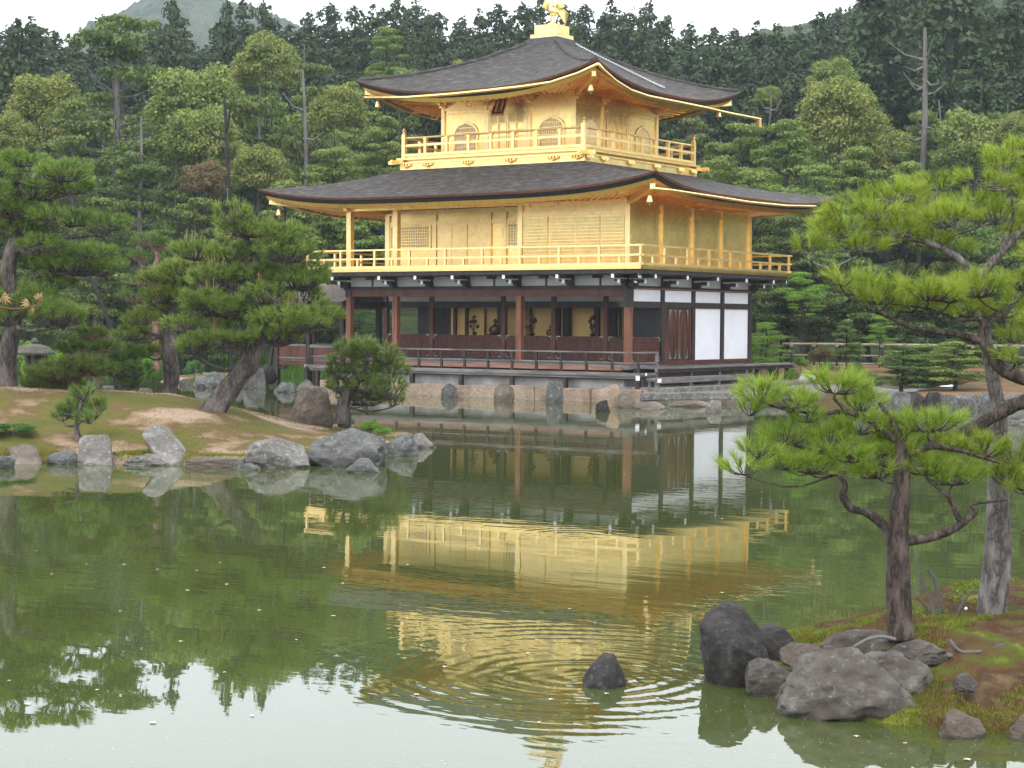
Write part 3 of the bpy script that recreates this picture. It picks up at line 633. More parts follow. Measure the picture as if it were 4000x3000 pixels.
pv(mb, 'inner_frieze', M['grey_plaster'])
mb = MB(); mb.box(X0-.2, .1, .07, Y1, 3.66, 3.70); pv(mb, 'ceiling', M['wood_log'])
# white panels right side
for k in range(4):
    p = MB(); p.box(-.02, .03, k*B+.10+.02*(k == 0), (k+1)*B-.10, 3.262, 3.648); pv(p, 'wall_panel', M['white'])
for k in (2, 3):
    p = MB(); p.box(-.02, .03, k*B+.10, (k+1)*B-.10, 1.285, 3.058); pv(p, 'wall_panel', M['white'], label='tall white plaster panel')
mb = MB(); mb.box(-.05, .15, .9*B, Y1+.15, 1.165, 1.278); pv(mb, 'sill', M['wood_red'])
# plank doors in the second bay
fr = MB(); fr.box(-.04, .05, B+.10, B+.46, 1.28, 3.06); fr.box(-.04, .05, 2*B-.22, 2*B-.10, 1.28, 3.06); dr = pv(fr, 'plank_door', M['wood_door'])
for a, b in ((B+.47, B+1.09), (B+1.12, 2*B-.23)):
    d_ = MB(); d_.box(-.02, .02, a, b, 1.28, 3.06); d_.box(.02, .035, a, a+.07, 1.28, 3.06); d_.box(.02, .035, b-.07, b, 1.28, 3.06); lf = pv(d_, 'door_leaf', M['wood_door'], parent=dr)
    for z0, sg in ((3.0, -1), (1.34, 1)):
        for yy, s2 in ((a+.075, 1), (b-.075, -1)):
            ft = MB(); ft.add([(.03, yy, z0), (.03, yy+s2*.17, z0), (.03, yy+s2*.08, z0+sg*.07), (.03, yy+s2*.035, z0+sg*.2), (.03, yy, z0+sg*.42)], [(0, 1, 2, 3, 4)]); pv(ft, 'door_fitting', M['metal'], parent=lf)
d_ = MB(); d_.box(.035, .06, B+1.085, B+1.125, 1.28, 3.06); pv(d_, 'door_astragal', M['wood_post'], parent=dr)
# lattice shutters (half height)
def shutter(p, q, z0=1.30, z1=2.06):
    p = np.array(p, float); q = np.array(q, float); L = np.linalg.norm(q-p); d = (q-p)/L; nrm = np.array([d[1], -d[0]])
    f = MB(); A = lambda t, o, z: (p[0]+d[0]*t+nrm[0]*o, p[1]+d[1]*t+nrm[1]*o, z)
    f.bar(A(0, 0, (z0+z1)/2-.0), A(L, 0, (z0+z1)/2), .02, z1-z0); o = pv(f, 'lattice_shutter', M['mesh'])
    g = MB(); n = int(L/.10)
    for i in range(n+1): g.bar(A(L*i/n, .018, z0), A(L*i/n, .018, z1), .022, .022)
    for i in range(8): z = z0+(z1-z0)*i/7; g.bar(A(0, .02, z), A(L, .02, z), .02, .02)
    pv(g, 'lattice', M['wood_red'], parent=o)
    c = MB()
    for t, s in ((0, 1), (L, -1)):
        for z, s2 in ((z0, 1), (z1, -1)): c.bar(A(t, .036, z), A(t+s*.16, .036, z), .02, .035); c.bar(A(t+s*.012, .036, z), A(t+s*.012, .036, z+s2*.14), .02, .03, up=(d[0], d[1], 0))
    pv(c, 'corner_fitting', M['metal'], parent=o)
ks = (0, 1, 2, 3, 4.5, 5.5)
for a, b in zip(ks[:-1], ks[1:]): shutter((-b*B+.09, B), (-a*B-.09, B))
shutter((.0, .12), (.0, B-.12))
mb = MB(); mb.box(X0, -.1, B-.06, B+.06, 1.175, 1.295); pv(mb, 'sill', M['wood_dark'])
# floor, log, front veranda
mb = MB(); mb.box(X0-.1, .10, -.10, Y1, 1.02, 1.165); pv(mb, 'floor', M['wood_grey'])
mb = MB(); mb.bar((X0-.1, -.16, 1.05), (-.15, -.16, 1.05), .10, .12); pv(mb, 'floor_beam', M['wood_log'])
mb = MB(); mb.box(X0+.2, -.15, .1, .2, .5, 1.0); mb.box(-.2, -.1, .1, Y1-.1, .3, 1.0); pv(mb, 'underfloor_board', M['wood_dark'])
mb = MB()
for i in range(6): mb.box(X0-1.0, 1.08, -1.10+i*.155, -1.10+i*.155+.148, .835, .885)
mb.box(X0-1.0, 1.06, -1.06, -1.0, .76, .83); mb.box(X0-1.0, 1.0, -.12, -.04, .72, .83); pv(mb, 'front_veranda', M['wood_grey'])
mb = MB(); mb.box(X0-.9, .98, -1.0, -.94, .72, .76); pv(mb, 'veranda_joist', M['wood_dark'])
for x in (-12.9, -12.4, -10.2, -8.1, -6.0, -3.9, -1.78, .98): post(x, -.98, .14 if x > -12 else -.3, .83, .07, 'wood_dark')
fr = MB(); y = -1.06
fr.bar((-12.7, y, 1.60), (1.35, y, 1.60), .07, .05); fr.bar((-12.7, y, 1.27), (1.15, y, 1.27), .045, .055); fr.bar((-12.9, y, .92), (1.3, y, .92), .08, .07)
fr.bar((1.06, -1.06, 1.604), (1.06, .10, 1.604), .07, .05); fr.bar((1.06, -1.0, 1.274), (1.06, .04, 1.274), .045, .055); fr.bar((1.06, -1.2, .915), (1.06, .1, .915), .08, .07)
rl = pv(fr, 'veranda_railing', M['wood_grey'])
for i in range(15):
    x = 1.02-i*.975; p = MB(); p.box(x-.04, x+.04, y-.035, y+.035, .885, 1.575); pv(p, 'baluster', M['wood_dark'], parent=rl)
for yy, zt in ((.04, 1.58),): p = MB(); p.bar((1.06, yy-.06, .45), (1.06, yy, zt), .08, .08); pv(p, 'baluster', M['wood_grey'], parent=rl)
mb = MB(); mb.box(1.30, 1.315, -1.10, -1.02, .88, .96); mb.box(.99, 1.13, -1.17, -1.155, .72, .88); mb.box(-12.92, -12.905, -1.1, -1.0, .88, .96); pv(mb, 'beam_end', M['whitecap'])
# plinth
mb = MB(); mb.box(X0+.2, .30, -.72, Y1, .1, .74); mb.box(X0+.3, .25, -.6, Y1-.1, .74, .80); pv(mb, 'plinth', M['plinth'])
# right side veranda
mb = MB()
for i in range(6): mb.box(.20+i*.16, .20+i*.16+.152, .12, 10.0, 1.055, 1.105)
mb.box(.11, 1.12, 9.98, 10.35, .95, 1.054); sv = pv(mb, 'side_veranda', M['wood_grey'])
mb = MB(); mb.box(1.02, 1.10, .12, 10.2, .93, 1.054); pv(mb, 'edge_beam', M['wood_dark'], parent=sv)
mb = MB(); mb.box(.15, .22, .12, 8.5, .45, 1.054); mb.box(.95, .99, .2, 6.9, .55, .92)
pv(mb, 'skirting_board', M['wood_dark'], parent=sv)
for y_ in (8.75, 9.75): 
    for x_ in (.3, 1.0): p = MB(); p.box(x_-.09, x_+.09, y_-.09, y_+.09, .45, .95); pv(p, 'veranda_post', M['wood_dark'], parent=sv)
for y_ in (2.4, 4.4, 6.4): p = MB(); p.box(1.0, 1.06, y_-.05, y_+.05, .5, .93); pv(p, 'veranda_post', M['wood_grey'], parent=sv)
# long step in front of it
sb = thing('step_bench', 'long low grey timber step on short legs in front of the side veranda', 'step', (1.6, 2.5, .5))
mb = MB(); mb.box(1.25, 1.62, -.96, 5.75, .70, .80); mb.box(1.60, 1.66, -.96, 5.75, .63, .80); mb.build('tread', M['wood_grey'], sb)
for y_ in (-.80, 1.35, 3.3, 5.1, 5.62):
    for x_ in (1.32, 1.56): p = MB(); p.box(x_-.05, x_+.05, y_-.08, y_+.08, .5, .70); p.build('leg', M['wood_grey'], sb)
mb = MB(); mb.box(1.661, 1.667, -.95, -.70, .66, .78); mb.build('end_cap', M['whitecap'], sb)
# ---- interior
_xa = float(ony(974, 700, 3.98)[0]); mb = MB(); mb.box(_xa, -.12, 3.98, 4.04, 1.17, 3.64); mb.box(_xa, _xa+.06, 2*B+.2, Y1, 1.17, 3.64); pv(mb, 'inner_wall', M['paper'])
mb = MB(); mb.box(X0+.05, _xa-.05, 3.98, 4.04, 1.17, 3.64); pv(mb, 'inner_dark_panel', M['wood_dark'])
mb = MB(); mb.box(-.16, -.11, B+.1, Y1-.1, 1.17, 3.6); pv(mb, 'inner_lining', M['wood_dark'])
mb = MB(); mb.box(-1.30, -.2, B+.35, B+.40, 1.17, 3.6); pv(mb, 'inner_dark_panel', M['eave_black'])  # added black panel standing in for the unlit depth of the end bay
def inx(u, y): return float(ony(u, 700, y)[0])
for u, y, m, w in ((983, 3.9, 'wood_red', .05), (1008, 3.9, 'wood_red', .05), (1048, 3.9, 'bronze', .03), (1083, 3.2, 'wood_dark', .11), (1142, 3.85, 'bronze', .09), (1205, 3.6, 'wood_dark', .09), (1225, 3.8, 'wood_dark', .12), (1290, 3.85, 'wood_red', .08), (1325, 3.9, 'wood_dark', .14), (1340, 3.8, 'wood_dark', .04)):
    post(inx(u, y), y, 1.17, 3.6, w, m)
alt_ = thing('altar_table', 'long dark altar table inside the open ground floor', 'table', (-5, 3.05, 1.165), None)
mb = MB(); mb.box(-8.4, -1.3, 2.75, 3.4, 1.88, 1.96); mb.build('table_top', M['ink'], alt_)
for x in (-8.2, -5, -1.5):
    for y in (2.85, 3.3): p = MB(); p.box(x-.06, x+.06, y-.06, y+.06, 1.166, 1.88); p.build('leg', M['ink'], alt_)
def lotus(u, lab, seed, h=.85):
    r_ = random.Random(seed); x = inx(u, 3.05); t = thing('lotus_vase', lab, 'altar vase', (x, 3.05, 1.96), 'altar flower vases')
    mb = MB(); mb.lathe((x, 3.05, 1.961), [(.07, 0), (.05, .03), (.06, .10), (.11, .19), (.12, .2)], 14); mb.build('vase', M['ink'], t, smooth=True)
    st = MB(); fl = MB()
    for i in range(9):
        a = r_.uniform(-1, 1); hh = .30+.55*r_.random(); sp = (1-hh/1.1)*.55
        tip = np.array([x+a*sp*.7, 3.05+r_.uniform(-.12, .12), 2.12+hh*h*.85]); st.tube([(x, 3.05, 2.12), ((x+tip[0])/2+.02*a, (3.05+tip[1])/2, (2.12+tip[2])/2-.02), tip], .008, 5)
        s = r_.uniform(.05, .085); fl.lathe(tip, [(.01, -s*.5), (s*.8, 0), (s, s*.5), (s*.6, s*1.2), (.01, s*1.5)], 8)
    st.build('stem', M['bronze'], t); fl.build('flower', M['bronze'], t, smooth=True)
lotus(1025, 'bronze lotus stems in a dark vase, leftmost of three inside the hall', 1)
lotus(1150, 'bronze lotus stems in a dark vase, middle of three inside the hall', 2)
lotus(1280, 'bronze lotus stems in a dark vase, rightmost of three inside the hall', 3)
def seated(u, lab, s=1.0, y=3.1):
    x = inx(u, y); z = 1.96; mb = MB()
    mb.lathe((x, y, z+.001), [(.30*s, 0), (.34*s, .06*s), (.30*s, .15*s), (.19*s, .22*s), (.17*s, .34*s), (.20*s, .44*s), (.15*s, .53*s), (.06*s, .58*s), (.055*s, .61*s), (.085*s, .66*s), (.09*s, .73*s), (.05*s, .80*s), (.01, .83*s)], 18)
    for k in (-1, 1): mb.tube([(x+k*.19*s, y, z+.48*s), (x+k*.25*s, y-.05*s, z+.32*s), (x+k*.08*s, y-.2*s, z+.24*s)], [.06*s, .055*s, .035*s], 8); mb.tube([(x+k*.12*s, y, z+.1*s), (x+k*.32*s, y-.14*s, z+.08*s), (x+k*.02*s, y-.26*s, z+.08*s)], [.09*s, .08*s, .05*s], 8)
    return mb.build('seated_statue', M['bronze'], loc=(x, y, z), smooth=True, label=lab, cat='statue', group='seated statues in the hall')
seated(1070, 'dark seated statue left of the middle posts inside the hall', .85)
seated(1190, 'smaller dark seated statue right of the middle vase inside the hall', .6)

# ================================================================== PHOENIX
ph = thing('phoenix_statue', 'gold phoenix statue with raised wings standing on the roof pedestal', 'statue', (MX, MY, 13.245))
RTv, LF = RT0, -RT0
def pp(a, z, o=0): return np.array([MX, MY, 13.245])+RT0*a+np.array([0, 0, z])-FH*o      # a to the right in the photo
mb = MB(); mb.lathe(pp(.0, 0), [(.17, 0), (.17, .05), (.15, .09), (.08, .11)], 18); mb.build('base', M['gold_dull'], ph, smooth=True)
mb = MB(); mb.tube([pp(.30, .50), pp(.20, .50), pp(.08, .50), pp(-.04, .58), pp(-.06, .72), pp(.0, .86), pp(.02, .97), pp(-.03, 1.03), pp(-.10, 1.02), pp(-.17, .97)], [.03, .10, .15, .13, .075, .055, .05, .06, .03, .008], 12); mb.build('body', M['gold_dull'], ph, smooth=True)
for k in (-1, 1):
    mb = MB(); a = -.03 if k < 0 else .07
    mb.tube([pp(a, .08, k*.03), pp(a, .36, k*.04), pp(a-.01, .50, k*.05)], [.028, .026, .05], 8)
    for t in (-1, 0, 1): mb.tube([pp(a, .10, k*.03), pp(a-.09, .10, k*.03+t*.05)], [.018, .01], 6)
    mb.build('leg', M['gold_dull'], ph, smooth=True)
for k in (-1, 1):       # wings: rows of feathers
    mb = MB()
    for i in range(7):
        f = i/6; root = pp(.02+k*.06+k*.10*f, .56+.06*f, -k*.06*0); tip = pp(k*(.20+.22*f)+.05, 1.12-.42*f+.03*i % .02)
        d = tip-root; mid = root+d*.55+RTv*k*.05
        mb.bar(root, mid, .10, .025, up=tuple(FH)); mb.tube([root, mid, tip], [.03, .045, .012], 6)
    mb.build('wing', M['gold'], ph, smooth=True)
mb = MB()
for i in range(7):
    o = (i-3)*.03; mb.tube([pp(.22, .52, o), pp(.34, .66-.06*i, o), pp(.46, .56-.075*i, o), pp(.62-.02*i, .44-.07*i, o)], [.03, .024, .022, .008], 6)
mb.build('tail', M['gold_dull'], ph, smooth=True)

# ================================================================== GROUND, WATER
def seg_sd(pts, poly):
    """signed distance to a closed polygon, positive inside"""
    p = np.asarray(pts, float); poly = np.asarray(poly, float); n = len(poly); best = np.full(len(p), 1e18); ins = np.zeros(len(p), bool)
    for i in range(n):
        a, b = poly[i], poly[(i+1) % n]; e = b-a; w = p-a; t = np.clip((w@e)/(e@e), 0, 1); dd = ((w-t[:, None]*e)**2).sum(1); best = np.minimum(best, dd)
        c1 = (a[1] <= p[:, 1]) & (b[1] > p[:, 1]); c2 = (b[1] <= p[:, 1]) & (a[1] > p[:, 1]); cr_ = e[0]*w[:, 1]-e[1]*w[:, 0]
        ins ^= (c1 & (cr_ > 0)) | (c2 & (cr_ < 0))
    return np.sqrt(best)*np.where(ins, 1, -1)
LAND = [(-900, 70), (-60, 76), (-28, 83), (-15, 86), (-9, 84), RD((-13.2, 12, 0)), RD((-12.0, 3, 0)), RD((-12.0, -.35, 0)), RD((1.0, -.7, 0)), RD((1.7, -1.7, 0)), RD((3.6, .8, 0)), RD((5.2, 3.2, 0)), (10.8, 57.2), (13, 56.3), (17, 56.1), (30, 54), (900, 50), (900, 4000), (-900, 4000)]
NEAR = [(-900, -900), (900, -900), (900, 5), (12, 5.5), (0, 6.5), (-900, 6)]
def ground_h(r, d):
    q = np.stack([r, d], 1); s1 = seg_sd(q, LAND); s2 = seg_sd(q, NEAR)
    n = fbm(np.stack([r*.12, d*.12, r*0], 1), 3)
    h1 = -1+1.45*sstep(-.9, .25, s1)+.45*sstep(1, 14, s1)*(1+.3*n)
    hill = np.clip(d-96, 0, None)*.13+np.clip(d-150, 0, None)*.05+np.clip(r-25, 0, None)*sstep(70, 110, d)*.12
    h1 = h1+np.minimum(hill, 60)*(s1 > 0)*(1+.15*n)
    h2 = -1+1.9*sstep(-1, 2, s2)
    h = np.maximum(h1, h2)
    X = CAM[0]+RT0[0]*r+FH[0]*d; Y = CAM[1]+RT0[1]*r+FH[1]*d
    inp = (X > -13) & (X < 8) & (Y > -3) & (Y < 10.5)
    return np.where(inp, np.minimum(h, .30), h)
rs = np.concatenate([-60-np.geomspace(5, 840, 22)[::-1], np.arange(-60, 60.01, .6), 60+np.geomspace(5, 840, 22)])
ds = np.concatenate([-np.geomspace(1, 800, 12)[::-1], np.arange(0, 44, 1.5), np.arange(45, 112, .6), 112+np.geomspace(1.5, 2600, 40)])
RR, DD = np.meshgrid(rs, ds); hh = ground_h(RR.ravel(), DD.ravel())
V = CAM*np.array([1, 1, 0])+RT0*RR.ravel()[:, None]+FH*DD.ravel()[:, None]; V[:, 2] = hh
a, b = RR.shape; I = np.arange(a*b).reshape(a, b)
F = np.stack([I[:-1, :-1], I[:-1, 1:], I[1:, 1:], I[1:, :-1]], -1).reshape(-1, 4)
M['under'] = groundmat('undergrowth', [(.012, .018, .008), (.03, .045, .014), (.05, .07, .02)], .5, 6, .1)
Fd = DD.ravel()[F].mean(1); Fr = RR.ravel()[F].mean(1)
tag(link('ground', npmesh('ground', V, F, [M['soil'], M['under']], mi=((Fd > 77) | ((Fr < -9) & (Fd > 50))).astype(int), smooth=True)), kind='structure')
def gh(r, d): return float(ground_h(np.array([r]), np.array([d]))[0])

# water with rings spreading round the small rock and faint wind ripples
m, n, l, o = nt('pond_water'); bs = n.new('ShaderNodeBsdfPrincipled'); l.new(bs.outputs[0], o.inputs[0])
bs.inputs['Base Color'].default_value = (.054, .070, .020, 1); bs.inputs['Roughness'].default_value = .012; bs.inputs['IOR'].default_value = 1.48; bs.inputs['Specular IOR Level'].default_value = .7
g = n.new('ShaderNodeNewGeometry')
def vm(op, a, b_=None):
    x = n.new('ShaderNodeVectorMath'); x.operation = op
    for i, q in enumerate((a, b_)):
        if q is None: continue
        if isinstance(q, (tuple, list)): x.inputs[i].default_value = q
        else: l.new(q, x.inputs[i])
    return x
def mt(op, a, b_=None, c=None):
    x = n.new('ShaderNodeMath'); x.operation = op
    for i, q in enumerate((a, b_, c)):
        if q is None: continue
        if isinstance(q, (int, float)): x.inputs[i].default_value = q
        else: l.new(q, x.inputs[i])
    return x.outputs[0]
def rings(c, k, amp, r0, r1):
    d = vm('DISTANCE', g.outputs['Position'], tuple(float(x) for x in c)).outputs['Value']
    zn = n.new('ShaderNodeTexNoise'); zn.inputs['Scale'].default_value = 1.3; l.new(g.outputs['Position'], zn.inputs['Vector'])
    ph_ = mt('ADD', mt('MULTIPLY', d, k), mt('MULTIPLY', zn.outputs[0], 3.2))
    e1 = n.new('ShaderNodeMapRange'); e1.interpolation_type = 'SMOOTHSTEP'; e1.inputs[1].default_value = r1; e1.inputs[2].default_value = r0; l.new(d, e1.inputs[0])
    z4 = n.new('ShaderNodeTexNoise'); z4.inputs['Scale'].default_value = .9; l.new(g.outputs['Position'], z4.inputs['Vector'])
    m4 = n.new('ShaderNodeMapRange'); m4.inputs[1].default_value = .35; m4.inputs[2].default_value = .65; m4.inputs[3].default_value = .1; l.new(z4.outputs[0], m4.inputs[0])
    return mt('MULTIPLY', mt('MULTIPLY', mt('MULTIPLY', mt('SINE', ph_), e1.outputs[0]), amp), m4.outputs[0])
RC = onz(1255, 1455, 0)
h = rings(RC, 31, .00062, .5, 3.0)
h = mt('ADD', h, rings(onz(1300, 1490, 0), 44, .00020, .1, 2.2))
h = mt('ADD', h, rings(onz(1240, 1155, 0), 30, .00022, .1, 1.2))
mp = n.new('ShaderNodeMapping'); mp.inputs['Rotation'].default_value = (0, 0, -YAW); mp.inputs['Scale'].default_value = (.55, 1.6, 1); l.new(g.outputs['Position'], mp.inputs[0])
z1 = n.new('ShaderNodeTexNoise'); z1.inputs['Scale'].default_value = 2.2; z1.inputs['Detail'].default_value = 3; l.new(mp.outputs[0], z1.inputs['Vector'])
z2 = n.new('ShaderNodeTexNoise'); z2.inputs['Scale'].default_value = .22; z2.inputs['Detail'].default_value = 2; l.new(g.outputs['Position'], z2.inputs['Vector'])
mr = n.new('ShaderNodeMapRange'); mr.inputs[1].default_value = .42; mr.inputs[2].default_value = .62; mr.inputs[3].default_value = .0004; mr.inputs[4].default_value = .0022; l.new(z2.outputs[0], mr.inputs[0])
h = mt('ADD', h, mt('MULTIPLY', z1.outputs[0], mr.outputs[0]))
z3 = n.new('ShaderNodeTexNoise'); z3.inputs['Scale'].default_value = .8; z3.inputs['Detail'].default_value = 1; l.new(mp.outputs[0], z3.inputs['Vector'])
h = mt('ADD', h, mt('MULTIPLY', z3.outputs[0], .0014))
bp = n.new('ShaderNodeBump'); bp.inputs['Strength'].default_value = 1; bp.inputs['Distance'].default_value = 1; l.new(h, bp.inputs['Height']); l.new(bp.outputs[0], bs.inputs['Normal'])
mb = MB(); mb.sheet([[P(r, d, 0) for r in (-300, 0, 300)] for d in (2, 40, 110)]); mb.build('water', m, kind='structure')

# ---- left island
ISL = [(-22, 31.6), (-15, 32.1), (-9, 32.45), (-5.6, 32.25), (-3.7, 32.5), (-2.7, 34), (-1.95, 37), (-2.1, 39.6), (-3.0, 42), (-5, 43.5), (-8, 44.5), (-11, 45.5), (-22, 47)]
def isl_h(r, d):
    s = seg_sd(np.stack([r, d], 1), ISL); A = np.interp(r, [-14, -10, -7, -5.5, -4, -2.5], [1.2, 1.10, .95, .78, .42, .22])
    nn = fbm(np.stack([r*.5, d*.5, r*0], 1), 4); n2 = fbm(np.stack([r*2.2, d*2.2, r*0+5], 1), 3)
    return -.45+.60*sstep(-.35, .12, s)+(A-.12)*sstep(.1, 5.6, s)+.05*nn*sstep(0, 1, s)+.03*n2*sstep(0, .5, s)
rs = np.arange(-20, -1.4, .09); ds = np.arange(30.4, 46, .12); RR, DD = np.meshgrid(rs, ds); hh = isl_h(RR.ravel(), DD.ravel())
V = CAM*np.array([1, 1, 0])+RT0*RR.ravel()[:, None]+FH*DD.ravel()[:, None]; V[:, 2] = hh; a, b = RR.shape; I = np.arange(a*b).reshape(a, b)
F = np.stack([I[:-1, :-1], I[:-1, 1:], I[1:, 1:], I[1:, :-1]], -1).reshape(-1, 4)
tag(link('island_ground', npmesh('island_ground', V, F, M['island'], smooth=True)), kind='structure')
def isl(r, d): return float(isl_h(np.array([r]), np.array([d]))[0])
# ---- near islet on the right
ISLET = [(1.55, 13.6), (1.62, 12.9), (1.95, 12.2), (2.3, 11.75), (2.8, 11.45), (3.5, 11.35), (5.5, 11.0), (9, 11.5), (9, 17), (5, 16.6), (3.2, 16.0), (2.5, 15.0), (1.9, 14.4)]
def islet_h(r, d):
    s = seg_sd(np.stack([r, d], 1), ISLET); nn = fbm(np.stack([r*1.1, d*1.1, r*0+3], 1), 4); n2 = fbm(np.stack([r*6, d*6, r*0+5], 1), 3)
    n3 = np.abs(fbm(np.stack([r*9, d*9, r*0+1], 1), 3)); return -.3+.36*sstep(-.12, .10, s)+.36*sstep(.05, 1.3, s)+.09*nn*sstep(0, .4, s)+.03*n2*sstep(0, .2, s)+.05*n3*sstep(0, .15, s)
rs = np.arange(1.3, 9, .03); ds = np.arange(10.8, 17, .04); RR, DD = np.meshgrid(rs, ds); hh = islet_h(RR.ravel(), DD.ravel())
V = CAM*np.array([1, 1, 0])+RT0*RR.ravel()[:, None]+FH*DD.ravel()[:, None]; V[:, 2] = hh; a, b = RR.shape; I = np.arange(a*b).reshape(a, b)
F = np.stack([I[:-1, :-1], I[:-1, 1:], I[1:, 1:], I[1:, :-1]], -1).reshape(-1, 4)
tag(link('islet_ground', npmesh('islet_ground', V, F, M['islet'], smooth=True)), kind='structure')
def ilt(r, d): return float(islet_h(np.array([r]), np.array([d]))[0])

# ---- rocks
def ico(sub):
    import bmesh
    bm = bmesh.new(); bmesh.ops.create_icosphere(bm, subdivisions=sub, radius=1); V = np.array([v.co[:] for v in bm.verts]); F = np.array([[v.index for v in f.verts] for f in bm.faces]); bm.free(); return V, F
ICO = {s: ico(s) for s in (3, 4, 5)}
def rock(u0, u1, vt, vb, label, m='rock', blocky=.3, dep=None, dratio=.7, seed=0, z0=0., sink=.25, amp=.16, lean=0, taper=.12, cuts=7, sub=5, group=None, name='rock', skew=0, freq=1.3):
    c = onz((u0+u1)/2, vb, z0) if dep is None else at((u0+u1)/2, vb, dep)
    d = float((c-CAM)@FH); w = (u1-u0)/2/3938*d; H = (vb-vt)/3938*d; zb = c[2]; dy = w*dratio
    V, F = ICO[sub]; V = V.copy(); r_ = np.random.default_rng(seed+11)
    p = 2+blocky*3.2; V = V/((np.abs(V)**p).sum(1)**(1/p))[:, None]
    off = r_.random(3)*40
    V = V*(1+amp*fbm(V*freq+off, 5))[:, None]
    for _ in range(cuts):
        nrm = r_.normal(size=3); nrm[2] = abs(nrm[2])*.7+.05; nrm /= np.linalg.norm(nrm); lim = r_.uniform(.55, .85); k = V@nrm
        V = V-np.maximum(k-lim, 0)[:, None]*nrm*.95
    rdg = 1-np.abs(fbm(V*2.3+off[::-1], 4))*2; V = V*(1+.11*(rdg-.5))[:, None]
    V = V+.045*np.stack([fbm(V*5+off+i, 3) for i in range(3)], 1)
    V -= V.min(0)*np.array([0, 0, 1]); V[:, 2] /= V[:, 2].max(); mnx, mxx = V[:, 0].min(), V[:, 0].max(); V[:, 0] = (V[:, 0]-(mnx+mxx)/2)/((mxx-mnx)/2)
    V[:, 0] *= 1-taper*V[:, 2]; V[:, 0] += skew*V[:, 2]**1.0-skew*.5; V[:, 1] *= 1-taper*.7*V[:, 2]
    mnx, mxx = V[:, 0].min(), V[:, 0].max(); V[:, 0] = (V[:, 0]-(mnx+mxx)/2)/((mxx-mnx)/2)
    z = V[:, 2]*(H*(1+sink))-H*sink
    W = RT0*(V[:, 0]*w)[:, None]+FH*(V[:, 1]*dy+dy*.9)[:, None]+np.array([0, 0, 1.])*z[:, None]
    o = link(name, npmesh(name, W, F, M[m], smooth=True), (c[0], c[1], zb)); return tag(o, label, 'rock', group)
def hullrock(pts, back, label, m, seed=0, group=None, amp=.02, sink=.2, flat=True):
    """angular rock: corner points (u, v, distance) of its near side, repeated 'back' metres behind and drawn in a little"""
    import bmesh
    A_ = np.array([at(*p) for p in pts]); c = A_.mean(0); Bk = c+(A_-c)*np.array([.8, .8, .86])+FH*back; low = A_[:, 2].min()
    Q = np.vstack([A_, Bk]); Q = np.vstack([Q, Q[Q[:, 2] < low+.12]-np.array([0, 0, sink])])
    c0 = np.array([c[0], c[1], max(low, 0)]); bm = bmesh.new()
    for q in Q-c0: bm.verts.new(q)
    r0 = bmesh.ops.convex_hull(bm, input=bm.verts); bmesh.ops.delete(bm, geom=list({g_ for g_ in r0['geom_interior']+r0['geom_unused'] if isinstance(g_, bmesh.types.BMVert)}), context='VERTS')
    bmesh.ops.triangulate(bm, faces=bm.faces); 
    for _ in range(4): bmesh.ops.subdivide_edges(bm, edges=[e for e in bm.edges if e.calc_length() > .035], cuts=1, use_grid_fill=True); bmesh.ops.triangulate(bm, faces=bm.faces)
    for _ in range(1): bmesh.ops.smooth_vert(bm, verts=bm.verts, factor=.3, use_axis_x=True, use_axis_y=True, use_axis_z=True)
    bm.verts.ensure_lookup_table(); V = np.array([v.co[:] for v in bm.verts]); F = np.array([[v.index for v in f.verts] for f in bm.faces]); bm.free()
    nr = V-V.mean(0); nr /= np.linalg.norm(nr, axis=1)[:, None]; sc_ = 3/np.ptp(V[:, 0])
    V = V+nr*(amp*(fbm(V*sc_*1.2+seed*3.1, 5)*1.6+(.5-np.abs(fbm(V*sc_*2.4+seed, 4))*2)*.6))[:, None]
    return tag(link('rock', npmesh('rock', V, F, M[m], smooth=True), c0), label, 'rock', group)
GI = 'rocks edging the left island'
hullrock([(22, 966, 32.4), (36, 960, 32.5), (66, 964, 32.5), (72, 974, 32.4), (90, 1002, 32.1), (84, 1006, 32.0), (18, 1006, 32.0), (20, 985, 32.2)], .45, 'squat purple-grey block of rock at the far left of the island shore', 'rock_brown', 6, GI, .03)
rock(95, 172, 973, 1003, 'low lichened rock between the squat block and the upright slab', 'rock', .4, group=GI, seed=2)
hullrock([(172, 948, 32.3), (180, 940, 32.4), (228, 938, 32.4), (236, 950, 32.3), (238, 1002, 32.1), (244, 1006, 32.0), (170, 1007, 32.0), (168, 995, 32.0)], .35, 'upright pale grey slab-shaped rock at the waterline below the young pine', 'rock_pale', 5, GI, .02)
rock(262, 360, 981, 1006, 'low flat stone right of the upright slab', 'rock_pale', .5, group=GI, seed=4)
hullrock([(305, 936, 32.6), (318, 925, 32.8), (346, 920, 33.0), (352, 930, 32.8), (395, 975, 32.4), (404, 990, 32.4), (372, 1004, 32.0), (352, 996, 32.0), (322, 962, 32.2)], .7, 'slanted grey rock with a flat pale top leaning over the shore', 'rock_pale', 4, GI, .04)
rock(397, 530, 988, 1010, 'long low kerb-like stone between the slanted rock and the lichened boulder', 'rock_brown', .9, group=GI, seed=6, amp=.06, cuts=0, dratio=.3)
rock(520, 667, 948, 1011, 'boulder spotted with pale lichen, left of the big rounded rock', 'rock_pale', .25, group=GI, seed=7, amp=.22)
rock(505, 560, 1001, 1016, 'small flat stone in the water before the lichened boulder', 'rock', .3, seed=8, group=GI)
rock(655, 835, 928, 1008, 'big rounded dark grey rock on the island point', 'rock', .25, group=GI, seed=9, amp=.14, sub=5)
rock(745, 820, 991, 1022, 'small peaked rock standing in the water before the big rounded rock', 'rock', .2, group=GI, seed=10, taper=.4)
